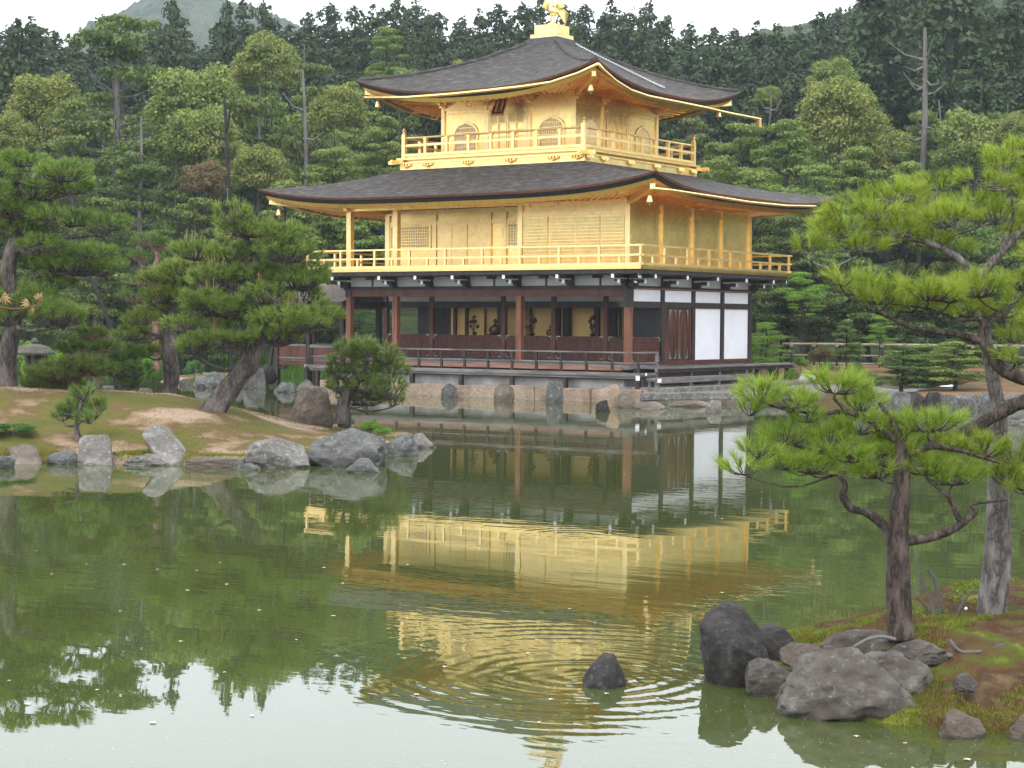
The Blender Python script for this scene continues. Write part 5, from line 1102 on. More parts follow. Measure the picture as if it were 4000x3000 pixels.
def tubes(lst, n=6, rough=.15):
    tv = []; tf = []; nb = 0
    for p, r in lst: V_, F_ = tube_arr(p, r, n, rough); tv.append(V_); tf.append(np.array(F_)+nb); nb += len(V_)
    return np.vstack(tv), np.vstack(tf)
def make_kind(kind, seed):
    r_ = np.random.default_rng(seed); C = []; S = []; br = []; bare = []
    if kind in ('cyp', 'cyp2'):
        H, R0 = 20, 3.7; z = 1.5
        while z < H-.3:
            f = (z-1.5)/(H-1.5); rr = R0*(1-f**1.9)**.75*(.82+.18*math.sin(z*1.3+seed)); n = max(2, int(rr*4.2))
            for i in range(n):
                a = r_.uniform(0, 2*math.pi); q = rr*r_.uniform(.5, 1.0); C.append((q*math.cos(a), q*math.sin(a), z-.25*q+r_.normal(0, .3))); s = r_.uniform(.6, 1.25)*(1-.3*f); S.append((s*1.1, s*1.1, s*.75))
            z += .62
        C.append((0, 0, H)); S.append((.35, .35, .8)); nl, sz = (22000, .23); tr = [((0, 0, 0), .35), ((0, 0, H*.5), .25), ((.1, 0, H), .04)]
    elif kind == 'broad':
        H = 12; tr = [((0, 0, 0), .35), ((.3, .1, 3), .28), ((.2, 0, 6), .2), ((0, 0, 9), .1)]
        for i in range(75):
            w = r_.normal(size=3); w /= np.linalg.norm(w); w[2] = abs(w[2])*1.1-.15; q = r_.uniform(.65, 1); C.append((w[0]*4.3*q, w[1]*4.3*q, 6.6+w[2]*4.6*q)); s = r_.uniform(.7, 1.35); S.append((s*1.2, s*1.2, s*.8))
        for i in range(9): c = C[i*7]; br.append(([(.2, 0, 4.5), (c[0]*.5, c[1]*.5, c[2]-2), c], [.16, .09, .03]))
        nl, sz = 13000, .19
    elif kind in ('fir',):
        H = 20; tr = [((0, 0, 0), .42), ((.1, 0, 7), .32), ((-.1, .1, 14), .2), ((0, 0, 20), .04)]
        for i in range(46):
            z = r_.uniform(3.5, 19.5); f = z/20; L = (5.0*(1-f)**.55+.7)*r_.uniform(.5, 1); a = r_.uniform(0, 2*math.pi); e = np.array([L*math.cos(a), L*math.sin(a), z+L*.15])
            br.append(([(0, 0, z-.3), e*np.array([.5, .5, 0])+(0, 0, z-.1), e], [.09*(1.2-f), .05, .02]))
            for q in (.5, .75, 1.0):
                if r_.random() < .8: C.append((e[0]*q+r_.normal(0, .4), e[1]*q+r_.normal(0, .4), z+L*.15*q+.1)); s = r_.uniform(.6, 1.15); S.append((s*1.25, s*1.25, s*.40))
        for i in range(26):
            z = r_.uniform(2, 13); L = r_.uniform(1.2, 4.2); a = r_.uniform(0, 2*math.pi); p0 = np.array([0, 0, z]); pts = [p0, p0+np.array([math.cos(a)*L*.5, math.sin(a)*L*.5, r_.uniform(-.2, .5)]), p0+np.array([math.cos(a+.2)*L, math.sin(a+.2)*L, r_.uniform(-.1, 1.3)])]; bare.append((pts, [.06, .035, .012]))
            for _ in range(3): t = r_.uniform(.4, .9); s0 = pts[0]+(pts[2]-pts[0])*t; bare.append(([s0, s0+r_.normal(0, .45, 3)+(0, 0, .25)], [.018, .007]))
        nl, sz = 11000, .19
    elif kind in ('pbg', 'pbd'):
        H = 11; tr = [((0, 0, 0), .28), ((.4, .1, 3), .24), ((.1, -.2, 6.5), .17), ((.3, 0, 10), .06)]
        for i in range(34):
            z = r_.uniform(2.6, 10.9); f = (z-2.6)/8.3; L = (3.9*(1-f**2)**.6)*r_.uniform(.25, 1); a = r_.uniform(0, 2*math.pi); c = (L*math.cos(a), L*math.sin(a), z); C.append(c); s = r_.uniform(.75, 1.5)*(1-.3*f); S.append((s*1.35, s*1.35, s*.42))
            if r_.random() < .6: br.append(([(.2, 0, z-1), (c[0]*.6, c[1]*.6, z-.5), c], [.08, .05, .02]))
        nl, sz = 12000, .16
    elif kind in ('maple', 'maple_d'):
        H = 5; tr = [((0, 0, 0), .10), ((.1, 0, 1.2), .08), ((0, .1, 2.6), .05), ((0, 0, 4), .02)]
        for i in range(30):
            z = r_.uniform(.9, 4.8); L = 2.3*math.sin(math.pi*(.15+.8*(z/5.2)))*r_.uniform(.2, 1); a = r_.uniform(0, 2*math.pi); C.append((L*math.cos(a), L*math.sin(a), z)); s = r_.uniform(.4, .8); S.append((s*1.3, s*1.3, s*.28)); br.append(([(0, 0, max(.4, z-1)), (L*math.cos(a)*.5, L*math.sin(a)*.5, z-.4), C[-1]], [.035, .02, .008]))
        nl, sz = 8000, .065
    elif kind == 'bush':
        H = 2; tr = [((0, 0, 0), .05), ((0, 0, .8), .03)]
        for i in range(16): w = r_.normal(size=3); w /= np.linalg.norm(w); C.append((w[0]*.9, w[1]*.9, .8+abs(w[2])*.75)); s = r_.uniform(.3, .5); S.append((s, s, s*.8))
        nl, sz = 6000, .06
    V, F = leaves(C, S, nl, sz, r_); q = smooth_path([list(p)+[r] for p, r in tr], 4)
    TV, TF = tubes([(q[:, :3], q[:, 3])]+[(np.array(p, float), np.array(r)) for p, r in br], 7)
    bv = tubes([(np.array(p, float), np.array(r)) for p, r in bare], 5) if bare else None
    return V, F, TV, TF, bv, H
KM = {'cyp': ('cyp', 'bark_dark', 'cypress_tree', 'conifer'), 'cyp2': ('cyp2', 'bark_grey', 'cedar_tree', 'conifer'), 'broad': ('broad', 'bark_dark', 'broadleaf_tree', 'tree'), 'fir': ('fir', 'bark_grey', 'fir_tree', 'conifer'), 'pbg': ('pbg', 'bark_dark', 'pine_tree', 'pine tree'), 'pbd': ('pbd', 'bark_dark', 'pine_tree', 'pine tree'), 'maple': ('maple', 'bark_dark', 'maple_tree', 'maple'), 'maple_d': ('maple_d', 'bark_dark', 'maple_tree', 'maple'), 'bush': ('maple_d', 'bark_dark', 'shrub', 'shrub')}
MASTER = {}
for kd in KM:
    for s in range(3):
        V, F, TV, TF, bv, H = make_kind(kd, s*17+len(kd)*5+ord(kd[0]))
        mm = KM[kd]; MASTER[kd, s] = (npmesh(mm[2]+'_crown', V, F, M[mm[0]]), npmesh(mm[2]+'_trunk', TV, TF, M[mm[1]], smooth=True), npmesh(mm[2]+'_bare_branches', bv[0], bv[1], M['bark_grey'], smooth=True) if bv else None, H)
TREES = []
def tree(kd, u, vt, d, w=None, lab=None, gz=None, var=None, group=None, m=None, uv=None):
    """crown top at (u, vt) in the view, trunk foot at distance d; w = crown width in the same grid"""
    r = (u-1106)/3938*d; g = gh(r, d)-.1 if gz is None else gz; s = random.randrange(3) if var is None else var
    cm, tm, bm_, H = MASTER[kd, s]; top = at(u, vt, d)[2]; hz = max((top-g)/H, .15); wid = {'cyp': 7, 'cyp2': 7, 'broad': 10.5, 'fir': 9.5, 'pbg': 8.6, 'pbd': 8.6, 'maple': 5, 'maple_d': 5, 'bush': 2.6}[kd]
    hx = hz if w is None else w/3938*d/wid
    o = bpy.data.objects.new(KM[kd][2], None); col.objects.link(o); o.empty_display_size = .5; o.location = [float(x) for x in P(r, d, g)]; o.scale = (hx, hx, hz); o.rotation_euler = (0, 0, random.uniform(0, 6.28))
    cr_ = link('crown', cm, parent=o); link('trunk', tm, parent=o)
    if kd in ('broad', 'pbg', 'pbd', 'maple', 'maple_d') and hz > hx*1.15:
        kz = hx*1.12/hz; cr_.scale = (1, 1, kz); cr_.location = (0, 0, H*(1-kz))
    if bm_: link('bare_branches', bm_, parent=o)
    if m:
        cm2 = cm.copy(); cm2.materials.clear(); cm2.materials.append(M[m]); cr_.data = cm2
    o['category'] = KM[kd][3]; TREES.append((o, u, d, kd, group, lab)); return o
def sky_v(u):
    return float(np.interp(u, [-60, 0, 60, 110, 160, 320, 372, 430, 490, 560, 620, 700, 760, 830, 900, 960, 1010, 1060, 1110, 1150, 1240, 1290, 1360, 1420, 1480, 1540, 1600, 1700, 1760, 1880, 2050, 2140, 2212, 2300], [60, 62, 40, 62, 95, 75, 18, 105, 18, 18, 60, 22, 30, -8, 10, 22, 38, 30, 8, -5, 12, 10, 12, 28, 58, 55, 62, 55, 40, -30, -60, -10, -20, -30]))
ROWN = {}
u = -70
while u < 2300:
    tree('cyp', u, sky_v(u)+random.uniform(26, 60), 168+random.uniform(-6, 6), random.uniform(190, 240), group='dark conifers beyond the ridge'); u += random.uniform(44, 60)
# back row on the ridge
u = -70
while u < 2300:
    tree('cyp' if random.random() < .8 else 'cyp2', u, sky_v(u)+random.uniform(-4, 26), 150+random.uniform(-8, 14), random.uniform(170, 240), group='dark conifers on the ridge'); u += random.uniform(36, 56)
u = -60
while u < 2300:
    if not 395 < u < 455: tree('cyp', u, sky_v(u)+random.uniform(45, 110), 134+random.uniform(-6, 8), random.uniform(160, 220), group='dark conifers halfway up the ridge')
    u += random.uniform(55, 85)
u = -60
while u < 2300:
    tree(random.choice(['cyp', 'cyp', 'fir', 'pbd']) if u > 800 else random.choice(['fir', 'fir', 'broad', 'pbg']), u, sky_v(u)+random.uniform(120, 210), 118+random.uniform(-5, 6), random.uniform(170, 240), group='trees on the lower slope'); u += random.uniform(60, 90)
u = -60
while u < 2300:
    if not 700 < u < 1500: tree(random.choice(['broad', 'pbg', 'fir', 'broad']), u, sky_v(u)+random.uniform(210, 300), 106+random.uniform(-4, 4), random.uniform(150, 220), group='broad trees in front of the slope')
    u += random.uniform(75, 105)
# left wood
for kd, u, vt, d, w, lab in (
    ('fir', 250, 28, 100, 330, 'tall fir with many bare grey branches, highest tree of the left wood'), ('fir', 655, 95, 98, 190, 'fir with a long bare grey trunk left of the upper roof'), ('cyp2', 40, 60, 108, 190, 'dark cedar at the far left of the wood'), ('cyp', 372, 14, 125, 150, 'dark conifer standing alone before the left mountain gap'),
    ('cyp', 492, 6, 125, 120, 'dark ragged conifer right of the left mountain gap'), ('cyp', 566, 18, 125, 110, 'dark conifer between the mountain gap and the yellowish tree'), ('broad', 575, 58, 104, 180, 'yellowish broadleaf tree with new leaves left of the upper roof'), ('broad', 430, 118, 96, 250, 'wide dome of olive-yellow foliage in the left wood'), ('broad', 440, 212, 92, 190, 'dark-trunked broadleaf tree below the olive dome'),
    ('broad', 100, 140, 98, 190, 'pale-leaved tree left of the tall bare-branched fir'), ('fir', 380, 200, 94, 170, 'thin fir with a grey trunk under the olive dome'), ('broad', 20, 230, 95, 140, 'bright green tree at the left edge of the wood'), ('fir', 160, 210, 92, 200, 'leafy fir left of the bare-branched one'), ('fir', 560, 185, 95, 190, 'layered green fir right of the olive dome'),
    ('broad', 730, 170, 96, 150, 'light green tree touching the left end of the upper roof'), ('pbg', 830, 60, 120, 110, 'yellow-green layered pine rising behind the upper roof'), ('cyp2', 922, 62, 122, 110, 'pointed yellow-green conifer behind the upper roof'), ('broad', 1000, 120, 120, 100, 'small round tree just above the upper roof slope'), ('broad', 850, 140, 118, 110, 'bright bushy tree above the left roof slope'),
    ('fir', 300, 330, 88, 200, 'bushy green fir above the left garden'), ('broad', 440, 335, 86, 120, 'rust-tinged rounded shrub tree in the left wood'), ('fir', 90, 300, 90, 190, 'green fir behind the far-left pine'), ('pbg', 720, 320, 88, 200, 'pine behind the left tip of the lower roof'), ('pbg', 830, 250, 92, 150, 'pine behind the left of the upper balcony'),
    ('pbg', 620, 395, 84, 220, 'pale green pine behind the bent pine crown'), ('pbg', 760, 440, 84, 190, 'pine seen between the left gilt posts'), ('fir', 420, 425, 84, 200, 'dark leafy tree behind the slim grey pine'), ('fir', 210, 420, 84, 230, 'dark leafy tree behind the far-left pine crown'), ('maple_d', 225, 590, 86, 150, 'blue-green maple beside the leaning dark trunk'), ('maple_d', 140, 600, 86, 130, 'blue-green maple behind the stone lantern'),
    ('broad', 560, 300, 90, 150, 'mid-green tree between the two grey trunks'), ('broad', 500, 470, 80, 120, 'small tree behind the bent pine top'), ('pbd', 380, 560, 82, 160, 'dark pine low behind the slim grey pine'), ('pbd', 60, 560, 80, 180, 'dark pine low behind the far-left trunk')):
    tree(kd, u, vt, d, w, lab, m='shrub_rust' if lab.startswith('rust') else None)
# right wood
for kd, u, vt, d, w, lab in (
    ('broad', 1805, 152, 100, 210, 'large olive-green domed tree right of the upper roof'), ('cyp2', 1880, -40, 118, 260, 'tall dark cedar towering right of the upper roof'), ('cyp2', 2040, -90, 120, 300, 'tallest dark cedar at the upper right'), ('cyp2', 2170, 0, 118, 230, 'dark cedar at the right edge'), ('cyp2', 2110, 120, 112, 210, 'drooping dark cedar behind the bare pale trunk'), ('cyp', 2200, 150, 110, 190, 'dark conifer at the right edge above the near pines'),
    ('broad', 2195, 235, 100, 110, 'yellowish round tree at the right edge of the wood'), ('broad', 1650, 178, 116, 70, 'small pale yellow tree high behind the upper roof end'), ('broad', 1790, 110, 112, 140, 'loose yellowish tree behind the olive dome'), ('pbg', 1600, 262, 92, 190, 'soft green pine beside the upper balcony'), ('pbg', 1690, 262, 88, 210, 'bright green pine beyond the downspout'),
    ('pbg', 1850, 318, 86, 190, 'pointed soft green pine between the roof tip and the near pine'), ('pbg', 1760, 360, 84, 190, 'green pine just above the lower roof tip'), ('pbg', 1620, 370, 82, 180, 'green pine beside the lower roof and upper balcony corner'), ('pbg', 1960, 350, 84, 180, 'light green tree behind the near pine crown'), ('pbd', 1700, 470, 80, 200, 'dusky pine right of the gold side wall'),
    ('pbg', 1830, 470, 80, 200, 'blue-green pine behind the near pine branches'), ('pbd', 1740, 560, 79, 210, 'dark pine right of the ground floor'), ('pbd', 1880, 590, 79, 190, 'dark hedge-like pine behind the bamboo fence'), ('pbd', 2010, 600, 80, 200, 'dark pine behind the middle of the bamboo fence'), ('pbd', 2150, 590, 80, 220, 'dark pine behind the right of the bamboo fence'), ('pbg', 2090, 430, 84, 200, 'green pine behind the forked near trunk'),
    ('maple', 1655, 693, 73, 115, 'bright lime-green maple beside the white panels'), ('maple', 1730, 585, 76, 110, 'light green maple above the fence corner'), ('pbg', 1830, 690, 70, 80, 'small pine with pale shoots before the bamboo fence'), ('pbg', 1990, 755, 64, 210, 'low spreading pine on the right bank'), ('pbg', 2080, 720, 66, 180, 'clipped garden pine on the right bank by the grey trunk'),
    ('pbd', 1950, 835, 58.5, 150, 'dark creeping pine over the bank stones'), ('pbg', 2060, 830, 58.5, 160, 'low green pine along the bank stones'), ('maple', 1900, 680, 71, 70, 'thin yellow-green sapling before the fence'), ('bush', 1650, 762, 66, 0, 'x')):
    if lab != 'x': tree(kd, u, vt, d, w, lab)
for u, vt, d, w, lab, m_ in ((1730, 765, 68, 40, 'bright green clipped shrub at the foot of the maple', 'maple'), (1710, 790, 66, 30, 'small bright green bush below the clipped shrub', 'maple'), (1785, 778, 67, 34, 'dark green rounded bush on the brown bank', None), (1848, 775, 66, 44, 'dark leafy bush before the fence', None), (1770, 745, 70, 60, 'flat rusty-leaved shrub in front of the bamboo fence', 'shrub_rust'), (1880, 800, 62, 50, 'low bush by the gravel', None), (1935, 760, 68, 80, 'bright bushy shrub in front of the middle of the fence', 'pbg'), (2010, 772, 66, 90, 'broad green shrub in front of the fence beside the grey trunk', 'pbg'), (2185, 765, 66, 100, 'wide green shrub before the fence at the right edge', 'pbg'), (1660, 770, 70, 70, 'lime-green shrub at the end of the side veranda', 'maple'),
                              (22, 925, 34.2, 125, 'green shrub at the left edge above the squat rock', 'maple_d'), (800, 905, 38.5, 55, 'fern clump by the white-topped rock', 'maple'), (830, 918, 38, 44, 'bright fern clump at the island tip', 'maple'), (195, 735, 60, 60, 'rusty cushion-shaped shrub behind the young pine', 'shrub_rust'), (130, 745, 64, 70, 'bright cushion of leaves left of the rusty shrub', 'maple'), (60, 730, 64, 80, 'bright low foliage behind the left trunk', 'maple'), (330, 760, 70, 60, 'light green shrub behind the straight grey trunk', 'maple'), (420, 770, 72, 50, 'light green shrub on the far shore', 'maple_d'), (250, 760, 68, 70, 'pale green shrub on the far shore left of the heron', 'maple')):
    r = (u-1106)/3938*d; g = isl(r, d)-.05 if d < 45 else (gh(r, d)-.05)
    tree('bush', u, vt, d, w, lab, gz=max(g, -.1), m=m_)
for u, vt, w in ((775, 655, 70), (812, 668, 60), (845, 660, 70), (790, 700, 50)): tree('maple_d', u, vt, 83, w, 'leafy green tree seen through the open left bay, %s' % {775: 'leftmost one', 812: 'middle one', 845: 'rightmost one', 790: 'the low one in front'}[u])
# bushes that close the foot of the wood
u = -40; i = 0
while u < 2260:
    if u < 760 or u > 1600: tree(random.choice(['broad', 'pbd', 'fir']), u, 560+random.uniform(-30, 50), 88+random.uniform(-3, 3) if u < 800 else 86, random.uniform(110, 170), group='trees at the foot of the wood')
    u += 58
# pines beyond the right edge, mirrored in the gold side wall
for i in range(34):
    d = random.uniform(62, 92); r = random.uniform(23, 62); u = 1106+r*3938/d
    tree(random.choice(['pbg', 'pbg', 'broad', 'maple_d']), u, random.uniform(300, 480), d, None, group='garden trees beyond the right edge')
# big pale trunk on the right, thin trunks
def bare(u0, v0, u1, v1, d, w, lab, m_='bark_grey', brs=()):
    b0 = at(u0, v0, d); w *= .72; q = smooth_path([list(b0)+[w/7876*d*1.15], list((b0*.5+at(u1, v1, d)*.5)+np.array([.1, 0, 0]))+[w/7876*d], list(at(u1, v1, d))+[w/7876*d*.6]], 8); L = [(q[:, :3], q[:, 3])]
    for (a, b, c, e) in brs: p0, p1 = at(a, b, d), at(c, e, d-.6); L.append((np.array([p0, (p0+p1)/2+np.array([0, 0, -.25]), p1]), np.array([.09, .06, .025])))
    V_, F_ = tubes(L, 8); tag(link('bare_trunk', npmesh('bare_trunk', V_-b0, F_, M[m_], smooth=True), b0), lab, 'tree trunk', 'bare trunks in the wood')
bare(1991, 420, 1998, 60, 104, 17, 'pale grey bare trunk with broken side branches at the upper right', brs=((1992, 190, 1950, 155), (1992, 190, 1965, 180), (1993, 170, 2030, 180), (1992, 205, 2045, 178), (1994, 145, 1955, 143), (1997, 125, 2015, 85), (1990, 275, 1975, 242), (1991, 272, 2045, 268), (1990, 300, 1955, 290), (1995, 130, 1915, 88)))
bare(2030, 345, 2028, 215, 108, 6, 'thin pale trunk right of the big bare one'); bare(2095, 350, 2095, 235, 108, 5, 'thin pale trunk farther right in the dark wood'); bare(1660, 280, 1665, 190, 112, 4, 'thin pale snag above the bright green pine', brs=((1661, 235, 1640, 215), (1662, 240, 1690, 215)))
bare(2134, 360, 2136, 260, 108, 4, 'thinnest pale trunk in the right wood')
bare(300, 470, 305, 250, 90, 9, 'grey trunk right of the tall fir in the left wood'); bare(490, 440, 485, 210, 88, 14, 'dark forked trunk in the left wood', 'bark_dark', brs=((487, 300, 440, 265), (487, 290, 500, 220)))
bare(250, 460, 246, 120, 101.5, 17, 'thick grey trunk hung with bare twigs in the left wood', brs=((246, 200, 180, 135), (246, 230, 120, 205), (247, 170, 330, 105), (247, 215, 345, 180), (248, 290, 150, 255), (248, 300, 190, 265), (250, 330, 160, 310), (248, 250, 340, 245)))
bare(660, 430, 654, 150, 94, 10, 'slender grey trunk left of the lower roof', brs=((656, 300, 700, 285), (657, 240, 610, 200)))
bare(262, 770, 178, 560, 80, 12, 'leaning dark trunk behind the rusty shrub', 'bark_dark')
# labels for the numbered rows
ORD = 'first second third fourth fifth sixth seventh eighth ninth tenth eleventh twelfth thirteenth fourteenth fifteenth sixteenth seventeenth eighteenth nineteenth twentieth'.split()
def ordw(i):
    return ORD[i] if i < 20 else ('twenty-'+ORD[i-20] if i < 29 else ('thirtieth' if i == 29 else ('thirty-'+ORD[i-30] if i < 39 else ('fortieth' if i == 39 else 'forty-'+ORD[i-40] if i < 49 else 'fiftieth' if i == 49 else 'fifty-'+ORD[i-50]))))
PHR = {'dark conifers beyond the ridge': 'dark conifer filling the gaps behind the skyline row, %s from the left edge', 'broad trees in front of the slope': 'full green tree standing before the slope, %s from the left edge', 'garden trees beyond the right edge': 'garden tree past the right edge of the picture, %s going right', 'dark conifers on the ridge': 'dark conifer on the skyline ridge, %s from the left edge', 'dark conifers halfway up the ridge': 'dark conifer just below the skyline row, %s from the left edge', 'trees on the lower slope': 'tree on the lower slope behind the pavilion, %s from the left edge', 'trees at the foot of the wood': 'low tree closing the foot of the wood, %s from the left edge'}
gr = {}
for o, u, d, kd, g, lab in TREES:
    if lab: o['label'] = lab
    else: gr.setdefault(g, []).append((u, o))
for g, L in gr.items():
    for i, (u, o) in enumerate(sorted(L, key=lambda x: x[0])): o['label'] = PHR[g] % ordw(i); o['group'] = g

# ---- mountains
def mountain(name, pts, d, depth, lab_m, step):
    us = np.arange(pts[0][0], pts[-1][0], step); tv = np.interp(us, [p[0] for p in pts], [p[1] for p in pts]); G_ = []
    for k in np.linspace(0, 1, 46):
        dd = d-depth*(1-k); row = []
        for u_, v_ in zip(us, tv):
            top = at(u_, v_, d)[2]; r = (u_-1106)/3938*d; z = 2.6+(top-2.6)*(math.sin(k*math.pi/2)**1.1)*dd/d; p = P(r, dd, z); row.append(p)
        G_.append(row)
    G_ = np.array(G_); sh = G_.shape; q = G_.reshape(-1, 3); nse = fbm(q*.022, 4)*depth*.02+np.abs(fbm(q*.35/ (d/900), 3))*4.5*(d/900); q[:, 2] += nse; G_ = q.reshape(sh)
    mb = MB(); mb.sheet(G_); mb.build(name, lab_m, smooth=False, kind='structure')
M['hillwood'] = mat('wooded_hillside', [(.02, .034, .018), (.04, .062, .028), (.075, .10, .04), (.03, .05, .022)], .06, .95, bump=1, bscale=.5, bdist=3, spec=.1)
mountain('mountain', [(-500, 200), (0, 170), (200, 150), (245, 70), (280, 18), (330, -4), (430, -14), (520, 12), (600, 36), (650, 62), (720, 110), (900, 160), (1300, 190)], 900, 380, M['hillwood'], 2.2)
mountain('hillside', [(1500, 120), (1620, 75), (1700, 58), (1780, 35), (1850, 2), (1950, -50), (2100, -90), (2300, -130), (2700, -180)], 380, 170, M['hillwood'], 2.2)

# ================================================================== SMALL THINGS
# bamboo rail fence
fn = thing('bamboo_fence', 'low bamboo rail fence with dark posts beyond the right bank', 'fence', at(1900, 797, 72))
for zz, r_ in ((1.74, .055), (1.30, .04), (.98, .04)):
    mb = MB(); a, b = at(1690, 750, 73), at(2300, 750, 71); a[2] = b[2] = zz; mb.tube([a, (a+b)/2, b], r_, 8); mb.build('rail', M['bamboo'], fn, smooth=True)
for u in range(1710, 2300, 49):
    a = at(u, 750, 73-2*(u-1690)/610); mb = MB(); mb.tube([(a[0], a[1], .5), (a[0], a[1], 1.72)], .06, 8); mb.build('fence_post', M['wood_dark'], fn, smooth=True)
    mb = MB(); mb.tube([(a[0], a[1]-.03, 1.64), (a[0], a[1]-.03, 1.82)], .07, 8); mb.build('binding', M['bamboo'], fn)
# stone lantern
lt = at(75, 850, 47); ln = thing('stone_lantern', 'squat mossy stone lantern behind the far-left pine trunk', 'lantern', lt)
def lpart(nm, prof, z): mb = MB(); mb.lathe((lt[0], lt[1], lt[2]+z), prof, 14); mb.build(nm, M['stone_l'], ln, smooth=False)
lpart('base', [(.34, -.5), (.30, .10), (.18, .14)], 0); lpart('shaft', [(.15, 0), (.13, .2), (.15, .42)], .14); lpart('platform', [(.18, 0), (.30, .08), (.30, .16)], .56)
for a in range(4): mb = MB(); q = np.array([lt[0]+.17*math.cos(a*1.5708+.7), lt[1]+.17*math.sin(a*1.5708+.7)]); mb.box(q[0]-.05, q[0]+.05, q[1]-.05, q[1]+.05, lt[2]+.72, lt[2]+1.0); mb.build('fire_box_pillar', M['stone_l'], ln)
lpart('roof', [(.50, 0), (.52, .06), (.36, .20), (.14, .28)], 1.0); lpart('finial', [(.07, 0), (.10, .06), (.06, .13), (.01, .17)], 1.28)
# heron
hp = onz(503, 800, .0); hb = thing('heron', 'slim pale heron standing upright in the shallows by the reeds', 'bird', hp)
mb = MB(); H_ = lambda a, z: hp+RT0*a+np.array([0, 0, z]); mb.tube([H_(.28, .50), H_(.16, .55), H_(.02, .62), H_(-.08, .74), H_(-.09, .88), H_(-.05, 1.0), H_(-.07, 1.10), H_(-.12, 1.13), H_(-.26, 1.11)], [.02, .09, .12, .09, .045, .032, .04, .035, .004], 10); mb.build('body', M['bird'], hb, smooth=True)
for k in (-.03, .05): mb = MB(); mb.tube([H_(k, -.1), H_(k+.02, .28), H_(k, .56)], [.014, .014, .03], 6); mb.build('leg', M['bird'], hb)
# covered deck annex on posts at the left of the pavilion
an = thing('roofed_deck', 'small roofed deck on posts over the water joined to the left side of the pavilion', 'deck', (-15, 3, 0))
ya, yb, xa = 2.13, 4.3, -17.1
mb = MB(); mb.box(xa, X0-.15, ya, yb, 1.0, 1.08); mb.build('floor', M['wood_grey'], an)
for y_ in (ya, yb):
    mb = MB(); mb.box(xa, X0-.15, y_-.04, y_+.04, .82, 1.0); mb.box(xa, X0-.15, y_-.03, y_+.03, 1.14, 1.55); mb.build('side_board', M['wood_red'], an); mb = MB(); mb.box(xa-.1, X0-.15, y_-.06, y_+.06, 1.55, 1.63); mb.box(xa, X0-.15, y_-.05, y_+.05, 1.085, 1.13); mb.build('rail', M['wood_grey'], an)
for x_ in (xa, -15.5, -13.8):
    for y_ in (ya, yb): mb = MB(); mb.box(x_-.09, x_+.09, y_-.09, y_+.09, -.6, 3.2); mb.build('post', M['wood_dark'], an)
mb = MB(); mb.bar((xa-.55, ya-.1, -.5), (xa-.2, ya-.05, 1.5), .10, .10); mb.bar((xa-.6, ya, .72), (xa+.4, ya, .72), .1, .1); mb.build('brace', M['wood_dark'], an)
mb = MB()
for k in (-1, 1):
    yy = 3.2; G_ = [[(x_, yy+k*(1.9*t), 4.05-1.02*t+.22*t*t) for x_ in np.linspace(-18.2, -13.2, 12)] for t in np.linspace(0, 1, 7)]; mb.sheet(G_); mb.sheet([[(x_, y_, z_-.10) for x_, y_, z_ in row] for row in G_]); 
    mb.sheet([G_[-1], [(x_, y_, z_-.10) for x_, y_, z_ in G_[-1]]])
mb.build('roof', M['roof_small'], an)
for k in (-1, 1):
    mb = MB()
    for t0, t1 in zip(np.linspace(0, 1, 7)[:-1], np.linspace(0, 1, 7)[1:]): f_ = lambda t: (-13.17, 3.2+k*1.9*t, 4.02-1.02*t+.22*t*t-.05); mb.bar(f_(t0), f_(t1), .08, .20)
    mb.build('bargeboard', M['wood_red'], an)
mb = MB(); mb.box(-18.1, -13.1, 1.28, 1.36, 3.05, 3.13); mb.box(-18, -13.2, ya-.06, ya+.06, 3.0, 3.14); mb.box(-18, -13.2, yb-.06, yb+.06, 3.0, 3.14); mb.build('eave_board', M['eave_brown'], an)
# left end brace and stones of the lower veranda
# islet plants: cut stems with sprigs, moss, roots, dandelion clock
cs = thing('cut_shrub', 'shrub of pruned grey stems with a few fresh green leaves between the two near trunks', 'shrub', at(2025, 1355, 13.4))
TVF = tubes([(np.array([at(2020, 1350, 13.4), at(2015, 1305, 13.4), at(1995, 1262, 13.4), at(1990, 1235, 13.4)]), np.array([.018, .015, .013, .011])), (np.array([at(2030, 1350, 13.4), at(2030, 1300, 13.4), at(2018, 1250, 13.4), at(2005, 1232, 13.4)]), np.array([.02, .016, .015, .014])), (np.array([at(2062, 1350, 13.4), at(2072, 1320, 13.3), at(2090, 1285, 13.3)]), np.array([.016, .012, .01])), (np.array([at(2012, 1345, 13.5), at(2000, 1310, 13.5), at(1980, 1290, 13.5)]), np.array([.012, .01, .008]))], 7)
link('stems', npmesh('stems', TVF[0]-ORI[cs.name], TVF[1], M['bark_grey'], smooth=True), parent=cs)
r_ = np.random.default_rng(5); C_ = [at(u, v, 13.5) for u, v in ((2085, 1275), (2105, 1268), (2125, 1265), (2060, 1290), (1990, 1335), (2040, 1335), (2065, 1340), (2030, 1330), (1965, 1255), (2000, 1345), (2055, 1345))]; V_, F_ = leaves(C_, [(.09, .09, .03)]*4+[(.08, .08, .06)]*4+[(.06, .06, .02)]+[(.08, .08, .05)]*2, 900, .014, r_); link('leaves', npmesh('leaves', V_-ORI[cs.name], F_, M['maple']), parent=cs)
